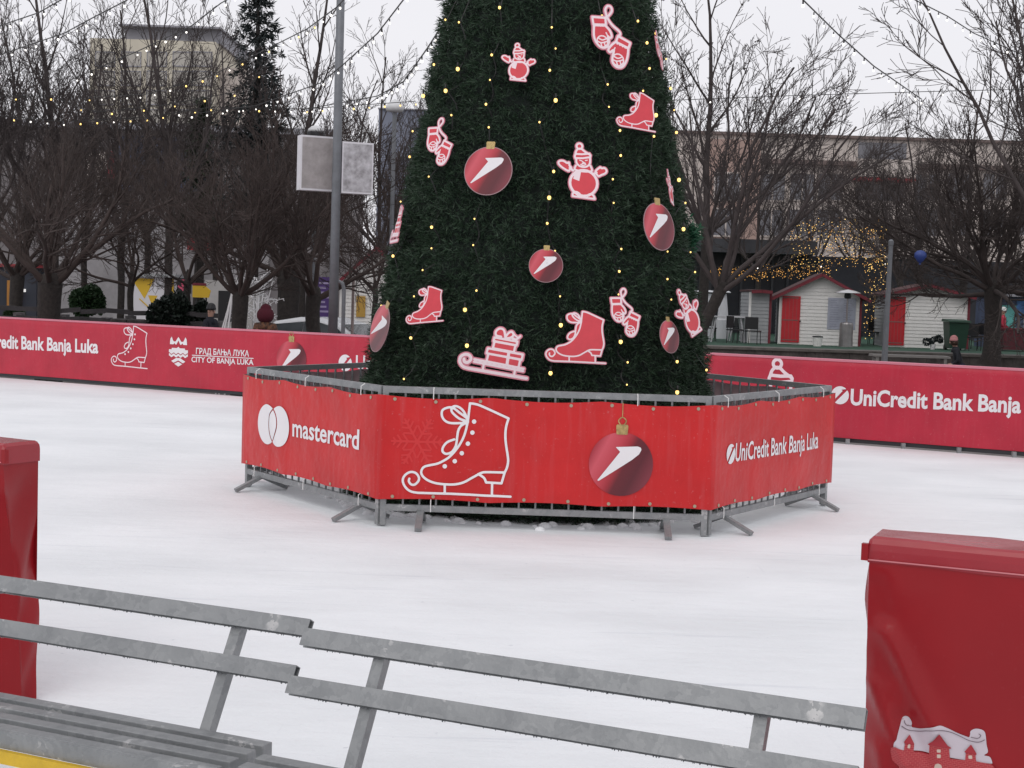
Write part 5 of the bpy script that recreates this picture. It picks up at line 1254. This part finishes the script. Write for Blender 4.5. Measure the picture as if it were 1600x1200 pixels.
t = thing('market_stall', 'orange and red stall front with white lit canopy at far left', 'stall', atz(20, 45, GZ)); MB().bx(-.75, .7, 0, 1.5, 0, 2.4).build('body', mat('dark_slate', (.03, .035, .05), .7), t); MB().bx(-.18, .02, -.05, -.004, .9, 2.0).build('post', mat('orange_paint', (.45, .2, .04), .6), t); MB().bx(.06, .28, -.05, -.004, 1.0, 1.6).build('red_panel', M_door, t); MB().bx(.02, .4, -.3, -.051, 1.66, 1.75).build('lit_canopy', mat('lit_canopy', (.9, .88, .85), .5, emit=.7), t); MB().bx(-.8, .75, -.1, 1.6, 2.402, 2.5).build('roof', M_redst, t)
t = thing('display_stand', 'navy cube display with white top behind the green bush', 'display', atz(137, 44, GZ)); MB().bx(-.16, .16, -.1, .1, 1.25, 1.65).build('cube', MATS['navy_panel'], t); MB().bx(-.4, -.18, -.1, .1, 1.2, 1.6).build('panel', M_lbox, t); MB().bx(-.03, .03, -.03, .03, 0, 1.25).build('leg', M_dark, t)
t = thing('low_fence', 'dark slatted low fence with stone posts behind the left red board', 'fence', atz(60, 32, GZ)); M_plank = mat('weathered_plank', (.045, .042, .045), .8, var=.3, vs=4); M_post = mat('stone_post', (.15, .145, .15), .85, var=.25, vs=5)
xs_ = [xat(q, 32) for q in (-30, 30, 70, 100, 130, 168, 205, 255, 310, 345)]
for x in xs_: MB().bx(x-.09, x+.09, 31.9, 32.15, GZ, .95+rnd.uniform(0, .12)).build('post', M_post, t, world=True)
for a, c in zip(xs_[:-1], xs_[1:]):
    for z in (.78, .95, 1.14): MB().beam((a, 31.86, z+rnd.uniform(-.03, .03)), (c, 31.86, z+rnd.uniform(-.03, .03)), .05, .1).build('plank', M_plank, t, world=True)
for px_, d, lab in ((212, 31, 'dark stone block bollard in front of the kiosk, beside the clipped bush'), (186, 31, 'dark stone block bollard left of its twin, by the slim tree')):
    t = thing('stone_block', lab, 'stone block', atz(px_, d, GZ), group='stone blocks'); b = MB().bx(-.16, .16, -.16, .16, 0, 1.32); o = b.build('block', mat('dark_granite', (.05, .045, .045), .8, var=.35, vs=9) if 'dark_granite' not in MATS else MATS['dark_granite'], t); q_ = o.modifiers.new('bevel', 'BEVEL'); q_.width = .02
# ================================================================= wire ornaments
M_ww = mat('white_wire', (.75, .75, .76), .5)
t = thing('wire_cone', 'white wire cone light ornament in front of the bare tree', 'ornament', atz(361, 28.5, GZ)); zt = zat(360, 449, 28.5)-GZ
for k in range(14):
    a = 6.283*k/14; MB().tube([(0, 0, zt), (.10*math.cos(a), .1*math.sin(a), zt*.78), (.2*math.cos(a), .2*math.sin(a), zt*.6), (.3*math.cos(a), .3*math.sin(a), 0)], .018, 5).build('wire', M_ww, t)
MB().tube([(.2*math.cos(6.283*k/20), .2*math.sin(6.283*k/20), zt*.6) for k in range(21)], .014, 5).build('ring', M_ww, t)
t = thing('wire_tree', 'white wire tree ornament right of the bare trunk', 'ornament', atz(394, 31, GZ)); B = Branches(); g = random.Random(3)
for k in range(7): grow(B, g, Vector((0, 0, .1)), Vector((g.gauss(0, .08), g.gauss(0, .1), 1)).normalized(), 2.2, .03, 0, dict(PA, lv=2, wig=.03, n=(8, 5, 4), rmin=.011, up=(0, -.5, -.5), lk=.25, ang=(30, 80)))
np_mesh('branches', B.v, B.f, M_ww, t)
# ================================================================= overhead light strings
def garland(px, label, mat_me, step=.42, sag=.0, group='light strings overhead', r=.8, drop=.07):
    Q = [at(*q) for q in px]; P_ = []
    for a, b_ in zip(Q[:-1], Q[1:]):
        n = max(2, int((b_-a).length/.3)); P_ += [a.lerp(b_, k/n) for k in range(n)]
    P_.append(Q[-1]); t = thing('light_string', label, 'light string', tuple(P_[len(P_)//2]), group=group); c0 = P_[len(P_)//2]
    MB().tube(P_, .009, 4).build('cable', M_wire, t, world=True); acc = 0; nbu = 0
    for a, b_ in zip(P_[:-1], P_[1:]):
        acc += (b_-a).length
        if acc > step and nbu < 98:
            acc = 0; nbu += 1; me = mat_me if not isinstance(mat_me, tuple) else rnd.choice(mat_me); q = b_-c0-Vector((0, 0, drop)); o = link('bulb', me, t); o.location = q; o.scale = (r*rnd.uniform(.8, 1.2),)*3
    return t
for a in (([(1130, -150, 14), (1255, 0, 18), (1310, 54, 20), (1365, 103, 22), (1440, 155, 26)], 'light string running down right from the christmas tree across the open sky', ME_cool),
          ([(1380, -60, 20), (1430, 0, 22), (1480, 25, 24), (1522, 52, 26), (1640, 105, 29)], 'light string in the upper right corner by the arching boughs', ME_cool),
          ([(1040, 157, 30), (1250, 149, 30), (1450, 143, 30), (1660, 138, 30)], 'nearly level light string crossing right of the christmas tree above the roofline', ME_cool, .9),
          ([(1085, 417, 42), (1250, 414, 42), (1400, 408, 42), (1650, 385, 42)], 'pale wire with few bulbs strung in front of the restaurant', ME_cool, 1.6),
          ([(735, -140, 14), (630, 0, 18), (590, 52, 20), (535, 102, 23), (500, 130, 25), (400, 165, 28), (300, 178, 30)], 'light string running left from the tree, crossing the lamp post highest', ME_cool),
          ([(770, -60, 13), (697, 30, 15.5), (668, 75, 18), (630, 128, 21), (590, 150, 24), (470, 172, 29)], 'light string leaving the left flank of the tree to the white street lamp', ME_cool),
          ([(575, -40, 20), (525, 12, 22), (480, 45, 24), (400, 85, 28), (330, 118, 30), (230, 147, 32), (140, 152, 34)], 'light string passing the dark spruce and the tower', (ME_cool, ME_warm)),
          ([(400, -25, 22), (345, 5, 24), (300, 40, 25), (215, 80, 28), (110, 125, 30)], 'light string crossing the roof of the cream tower', ME_cool),
          ([(250, -30, 20), (195, 2, 21), (150, 25, 22), (100, 52, 24), (40, 72, 26), (-40, 100, 28)], 'light string above the burred tree at upper left', ME_cool),
          ([(130, -20, 20), (60, 20, 22), (0, 40, 24), (-40, 50, 24)], 'light string in the upper left corner', ME_cool),
          ([(-30, 178, 31), (100, 190, 31), (230, 183, 31), (330, 167, 31), (480, 170, 31), (650, 158, 31)], 'level row of warm yellow bulbs strung over the round left trees', (ME_warm, ME_warm, ME_cool), .16),
          ([(-30, 150, 30), (80, 150, 30), (150, 175, 30), (250, 165, 30), (390, 140, 30), (420, 90, 30)], 'sparse yellow light string looped through the left tree tops', ME_warm, .5)):
    garland(*a)
def lightmass(label, boxes, n, mats, seed):
    g = random.Random(seed); t = None
    P_ = []
    for (px0, px1, py0, py1, d) in boxes:
        for k in range(int(n*(px1-px0)*(py1-py0)/sum((b[1]-b[0])*(b[3]-b[2]) for b in boxes))): P_.append(at(g.uniform(px0, px1), g.uniform(py0, py1)+6*math.sin(k), d+g.uniform(-.7, .7)))
    c = P_[0]; t = thing('light_net', label, 'light net', tuple(c), group='golden light nets by the huts')
    for mt, part in ((mats[0], P_[::2]), (mats[1], P_[1::2])):
        b = MB()
        for p in part: b.ball(p, g.uniform(.006, .016), 4)
        tag(b.build('bulbs', mt, t, world=True), kind='stuff')
    Q_ = P_[::2]; ch = [Q_.pop(0)]
    while Q_:
        i_ = min(range(len(Q_)), key=lambda i: (Q_[i]-ch[-1]).length_squared)
        if (Q_[i_]-ch[-1]).length < 1.6: ch.append(Q_.pop(i_))
        else: Q_.pop(i_)
    MB().tube(ch, .004, 3).build('cable', M_wire, t, world=True)
lightmass('net of small golden lights hanging along the restaurant front above the terrace', [(1095, 1300, 418, 432, 60), (1095, 1200, 424, 436, 60)], 520, (M_warm2, M_warm2), 5)
lightmass('golden lights wound through the branches between the two huts', [(1350, 1392, 395, 525, 53), (1235, 1385, 345, 418, 55)], 800, (M_warm2, M_warm), 6)
# a blue balloon caught in the branches
t = thing('balloon', 'blue balloon caught in the branches above the second hut', 'balloon', at(1438, 401, 38)); MB().lathe([(.01, -.17), (.06, -.13), (.14, 0), (.13, .09), (.07, .15), (.01, .165)], n=14, sx=1.15).build('skin', M_blue, t, smooth=True); MB().lathe([(.035, -.2), (.012, -.17)], n=8).build('knot', M_blue, t)
# ================================================================= people
def skin_mesh(name, J, E, mt, parent, root, sub=2):
    names = list(J); me = bpy.data.meshes.new(name); me.from_pydata([J[n][0] for n in names], [(names.index(a), names.index(b)) for a, b in E], [])
    o = bpy.data.objects.new(name, me); COL.objects.link(o); sm = o.modifiers.new('skin', 'SKIN'); sm.use_smooth_shade = True
    for i, n in enumerate(names):
        r = J[n][1]; r = r if isinstance(r, tuple) else (r, r); sv = me.skin_vertices[0].data[i]; sv.radius = r; sv.use_root = (n == root)
    ss = o.modifiers.new('sub', 'SUBSURF'); ss.levels = sub; ss.render_levels = sub
    dg = bpy.context.evaluated_depsgraph_get(); nm = bpy.data.meshes.new_from_object(o.evaluated_get(dg)); bpy.data.objects.remove(o)
    nm.materials.clear(); nm.materials.append(mt); nm.shade_smooth(); return link(name, nm, parent)
M_skin = mat('skin', (.50, .30, .23), .55)
def person(px, d, rz, label, jacket, trousers, hat=None, hair=None, z=GZ, seated=False, scale=1., bow=0.):
    t = thing('person', label, 'person', atz(px, d, z), rz); t.scale = (scale,)*3
    y0 = .0; hz = .95 if not seated else .50
    def P(x, y, zz):      # lean the upper body forward (towards -y) by bow
        dz = zz-hz
        if dz <= 0: return (x, y, zz)
        return (x, y*math.cos(bow)-dz*math.sin(bow), hz+dz*math.cos(bow)+y*math.sin(bow)*0)
    up = 0
    Z = lambda k: hz+k
    J = {'pelvis': ((0, 0, hz), (.15, .11)), 'waist': (P(0, 0, Z(.17)), (.135, .10)), 'chest': (P(0, .0, Z(.38)), (.165, .115)), 'neck': (P(0, .01, Z(.56)), .055), 'chin': (P(0, -.01, Z(.64)), (.065, .07)), 'head': (P(0, -.01, Z(.73)), (.078, .095)), 'crown': (P(0, 0, Z(.81)), (.05, .06))}
    E = [('pelvis', 'waist'), ('waist', 'chest'), ('chest', 'neck'), ('neck', 'chin'), ('chin', 'head'), ('head', 'crown')]
    for s, n in ((-1, 'l'), (1, 'r')):
        J['sh'+n] = (P(s*.19, 0, Z(.49)), .055); J['el'+n] = (P(s*.25, -.02, Z(.22)), .042); J['wr'+n] = (P(s*.18, -.2, Z(.08)), .03); J['pa'+n] = (P(s*.14, -.27, Z(.07)), (.034, .022))
        E += [('chest', 'sh'+n), ('sh'+n, 'el'+n), ('el'+n, 'wr'+n), ('wr'+n, 'pa'+n)]
        for f in range(4):
            x = s*(.14-(f-1.5)*.016*s*s); J['f%d%s' % (f, n)] = (P(x+s*.0, -.33, Z(.065-.004*abs(f-1))), .009); J['g%d%s' % (f, n)] = (P(x-s*.01, -.355, Z(.045)), .008); E += [('pa'+n, 'f%d%s' % (f, n)), ('f%d%s' % (f, n), 'g%d%s' % (f, n))]
        J['th'+n] = (P(s*.095, -.29, Z(.09)), .010); E.append(('pa'+n, 'th'+n))
        if seated: J['hip'+n] = ((s*.10, -.04, hz), .085); J['kn'+n] = ((s*.12, -.45, hz), .06); J['an'+n] = ((s*.12, -.42, .09), .04); J['to'+n] = ((s*.13, -.6, .04), .035)
        else: J['hip'+n] = ((s*.10, 0, .88), .085); J['kn'+n] = ((s*.11, -.03, .48), .058); J['an'+n] = ((s*.11, .02, .09), .04); J['to'+n] = ((s*.13, -.16, .04), .035)
        E += [('pelvis', 'hip'+n), ('hip'+n, 'kn'+n), ('kn'+n, 'an'+n), ('an'+n, 'to'+n)]
    body = skin_mesh('body', {n: ((p, (tuple(q*.8 for q in r) if isinstance(r, tuple) else r*.8)) if n in ('pelvis', 'waist', 'chest', 'shl', 'shr', 'ell', 'elr', 'hipl', 'hipr', 'knl', 'knr') else (p, r)) for n, (p, r) in J.items()}, E, M_skin, t, 'pelvis')
    g_ = 1.3
    def sub(keys, k): return {n: (J[n][0], tuple(q*k for q in J[n][1]) if isinstance(J[n][1], tuple) else J[n][1]*k) for n in keys}
    jk = ['pelvis', 'waist', 'chest', 'neck']+[a+n for n in 'lr' for a in ('sh', 'el', 'wr')]
    skin_mesh('jacket', sub(jk, g_), [e for e in E if e[0] in jk and e[1] in jk], jacket, t, 'pelvis')
    tk = ['pelvis']+[a+n for n in 'lr' for a in ('hip', 'kn', 'an')]
    skin_mesh('trousers', sub(tk, 1.16), [e for e in E if e[0] in tk and e[1] in tk], trousers, t, 'pelvis')
    for n in 'lr': skin_mesh('shoe', sub(['an'+n, 'to'+n], 1.25), [('an'+n, 'to'+n)], M_black, t, 'an'+n)
    nk = Vector(J['neck'][0]); MB().lathe([(.13, -.13), (.115, -.05), (.085, .0), (.078, .035), (.06, .03)], nk, 14).build('collar', jacket, t, smooth=True)
    hd = Vector(J['head'][0])
    for s in (-1, 1):
        MB().ball(hd+Vector((s*.03, -.09, .005)), .011, 6).build('eye', M_black, t); MB().ball(hd+Vector((s*.082, .0, -.015)), .02, 6, 1.4).build('ear', M_skin, t)
    MB().lathe([(.016, -.03), (.013, -.01), (.006, .02)], hd+Vector((0, -.10, -.01)), 6).build('nose', M_skin, t); MB().bx(hd.x-.025, hd.x+.025, hd.y-.097, hd.y-.085, hd.z-.055, hd.z-.047).build('mouth', M_lip, t)
    if hair: MB().lathe([(.098, -.10), (.105, 0), (.10, .06), (.07, .11), (.02, .13)], hd+Vector((0, .018, 0)), 14).build('hair', hair, t, smooth=True)
    if hat:
        MB().lathe([(.108, .02), (.115, .03), (.115, .07), (.108, .075), (.10, .12), (.07, .16), (.03, .18), (.005, .185)], hd+Vector((0, .0, 0)), 18).build('hat', hat, t, smooth=True)
    return t
M_lip = mat('lip', (.30, .10, .09), .5); M_burg = mat('burgundy_wool', (.075, .008, .018), .95, bump=.6, bs=90); M_denim = mat('denim', (.04, .05, .09), .9); M_hair = mat('brown_hair', (.04, .02, .012), .6)
pp = person(412, 27, R(160), 'person in a round burgundy hat and orange brown patterned coat passing behind the left board', mat('patterned_coat', (.22, .10, .05), .9, vs=16, col2=(.02, .018, .02)), M_denim, hat=M_burg, hair=M_hair, scale=.96)
MB().lathe([(.02, -.12), (.12, -.10), (.165, -.02), (.165, .06), (.13, .13), (.06, .17), (.01, .18)], (0, .0, 1.62), 18).build('hat', M_burg, pp, smooth=True)
person(327, 31, R(70), 'person in dark navy jacket standing before the white framed kiosk', mat('navy_jacket', (.012, .014, .024), .8), mat('dark_trousers', (.012, .012, .018), .9), hat=M_black, scale=.92)
person(1498, 38.5, R(-100), 'person in dark jacket and pink hat sitting bent forward behind the right board', mat('black_jacket', (.012, .014, .02), .8), M_denim, hat=mat('pink_wool', (.45, .2, .2), .9), hair=M_hair, seated=True, z=GZ+.05, scale=.95, bow=.25)
person(1565, 51, R(60), 'person in red jacket and white cap sitting beside the dark red cooler', mat('red_jacket', (.42, .03, .06), .8), mat('dark_trousers2', (.012, .012, .018), .9), hat=mat('white_cap', (.65, .66, .64), .8), seated=True, z=TZ+.22, scale=.9)
# ================================================================= white car
M_car = mat('white_car_paint', (.74, .76, .78), .25, coat=.5); M_cg = mat('car_glass', (.035, .045, .05), .1, spec=.5)
M_tyre = mat('tyre_rubber', (.015, .015, .016), .85); M_rim = mat('alloy_rim', (.35, .35, .36), .3, metal=.7)
t = thing('parked_car', 'white saloon car parked behind the red board, only roof and windows showing', 'car', atz(514, 31, GZ), R(-22)); t.scale = (1, 1, 1.03)
def loft(st, n=None):
    b = MB(); k = len(st[0])
    for s in st: b.v += s
    b.f = [(i*k+j, i*k+(j+1) % k, (i+1)*k+(j+1) % k, (i+1)*k+j) for i in range(len(st)-1) for j in range(k)]+[tuple(range(k)), tuple((len(st)-1)*k+j for j in reversed(range(k)))]
    return b
def sec(x, w, zb, zt, sh=.06): return [(x, -w+.05, zb), (x, w-.05, zb), (x, w, zb+.12), (x, w+.0, zt-sh*2.2), (x, w-.05, zt-sh*.5), (x, w-.22, zt), (x, -w+.22, zt), (x, -w+.05, zt-sh*.5), (x, -w, zt-sh*2.2), (x, -w, zb+.12)]
o = loft([sec(-2.25, .62, .38, .80), sec(-2.15, .80, .28, .93), sec(-1.6, .88, .22, .99), sec(-.6, .90, .2, .98), (sec(.7, .90, .2, .97)), sec(1.3, .88, .22, .92), sec(1.9, .84, .25, .82), sec(2.2, .70, .32, .70), sec(2.28, .55, .38, .62)]).build('body', M_car, t, smooth=True)
o.modifiers.new('sub', 'SUBSURF').render_levels = 2; o.modifiers['sub'].levels = 1
def csec(x, w0, w1, z0, z1): return [(x, -w0, z0), (x, w0, z0), (x, w1+.02, z1-.07), (x, w1-.10, z1), (x, -w1+.10, z1), (x, -w1-.02, z1-.07)]
cab = loft([csec(-1.75, .72, .70, .93, .97), csec(-1.0, .78, .64, .93, 1.34), csec(-.4, .80, .63, .93, 1.44), csec(.1, .80, .63, .93, 1.44), csec(.55, .78, .62, .93, 1.34), csec(1.25, .74, .70, .90, .95)]).build('roof', M_car, t, smooth=False)
q_ = cab.modifiers.new('bevel', 'BEVEL'); q_.width = .03; q_.segments = 3
def glasspane(name, P): 
    b = MB(); P = [Vector(p) for p in P]; n = (P[1]-P[0]).cross(P[2]-P[0]).normalized()
    if n.dot(P[0]-Vector((0, 0, .5))) < 0: n = -n
    b.add([p+n*.012 for p in P], [tuple(range(len(P)))]); b.build(name, M_cg, t, fix=False)
for s in (-1, 1):
    y = lambda k: s*(.80-.155*k)
    def sw_(x, z): k = (z-.93)/.42; return (x, s*(.795-.13*k-.006*abs(x)), z)
    glasspane('side_window', [sw_(-.245, .97), sw_(-.245, 1.35), sw_(-.95, 1.28), sw_(-1.35, 1.06), sw_(-1.4, .97)] if s > 0 else [sw_(-1.4, .97), sw_(-1.35, 1.06), sw_(-.95, 1.28), sw_(-.245, 1.35), sw_(-.245, .97)])
    glasspane('side_window', [sw_(-.235, .97), sw_(.95, .97), sw_(.55, 1.25), sw_(.1, 1.35), sw_(-.235, 1.355)])
    MB().box((.82, s*.92, 1.0), (.12, .16, .11)).build('mirror', M_car, t)
    for x in (-1.4, 1.42):
        w = MB().tube([(x, s*.70, .32), (x, s*.90, .32)], .32, 24).build('wheel', M_tyre, t); MB().tube([(x, s*.895, .32), (x, s*.91, .32)], .2, 18).build('rim', M_rim, w)
    MB().box((2.12, s*.55, .66), (.2, .26, .12)).build('headlight', M_pane, t); MB().box((-2.16, s*.6, .78), (.12, .24, .14)).build('tail_light', M_door, t)
glasspane('windscreen', [(.58, -.56, 1.315), (.58, .56, 1.315), (1.2, .64, .985), (1.2, -.64, .985)]); glasspane('rear_window', [(-1.03, -.56, 1.31), (-1.03, .56, 1.31), (-1.66, .62, 1.01), (-1.66, -.62, 1.01)])
# ================================================================= sky and light
w = bpy.data.worlds.new('World'); S.world = w; w.use_nodes = True; nt = w.node_tree; L = nt.links.new; bg = nt.nodes['Background']
SUN_EL, SUN_AZ = R(48), R(200)     # azimuth measured clockwise from +Y (ahead): behind the camera, slightly left
sky = nt.nodes.new('ShaderNodeTexSky'); sky.sky_type = 'NISHITA'; sky.sun_disc = False; sky.sun_elevation = SUN_EL; sky.sun_rotation = SUN_AZ; sky.air_density = 1.; sky.dust_density = 5.; sky.ozone_density = 1.
tc = nt.nodes.new('ShaderNodeTexCoord'); mp = nt.nodes.new('ShaderNodeMapping'); mp.inputs['Scale'].default_value = (1, 1, 4); L(tc.outputs['Generated'], mp.inputs[0])
no = nt.nodes.new('ShaderNodeTexNoise'); no.inputs['Scale'].default_value = 2.2; no.inputs['Detail'].default_value = 4; L(mp.outputs[0], no.inputs['Vector'])
rp_ = nt.nodes.new('ShaderNodeValToRGB'); rp_.color_ramp.elements[0].position = .3; rp_.color_ramp.elements[1].position = .7; rp_.color_ramp.elements[0].color = (.745, .735, .775, 1); rp_.color_ramp.elements[1].color = (.785, .775, .81, 1); L(no.outputs['Fac'], rp_.inputs[0])
sc_ = nt.nodes.new('ShaderNodeMixRGB'); sc_.blend_type = 'MULTIPLY'; sc_.inputs[0].default_value = 1; L(rp_.outputs[0], sc_.inputs[1]); sc_.inputs[2].default_value = (12.05, 12.05, 12.0, 1)
mx = nt.nodes.new('ShaderNodeMixRGB'); mx.inputs[0].default_value = .92; L(sky.outputs[0], mx.inputs[1]); L(sc_.outputs[0], mx.inputs[2]); L(mx.outputs[0], bg.inputs[0]); bg.inputs[1].default_value = .1
sd_ = bpy.data.lights.new('sun', 'SUN'); sd_.energy = .5; sd_.angle = R(40); sd_.color = (1, .97, .93); so = bpy.data.objects.new('sun', sd_); COL.objects.link(so)
sdir = Vector((math.sin(SUN_AZ)*math.cos(SUN_EL), math.cos(SUN_AZ)*math.cos(SUN_EL), math.sin(SUN_EL))); so.rotation_euler = sdir.to_track_quat('Z', 'Y').to_euler()
vs_ = S.view_settings; vs_.view_transform = 'Standard'; vs_.look = 'None'; vs_.gamma = 1; vs_.use_curve_mapping = False; vs_.exposure = 0.
S.cycles.use_denoising = True
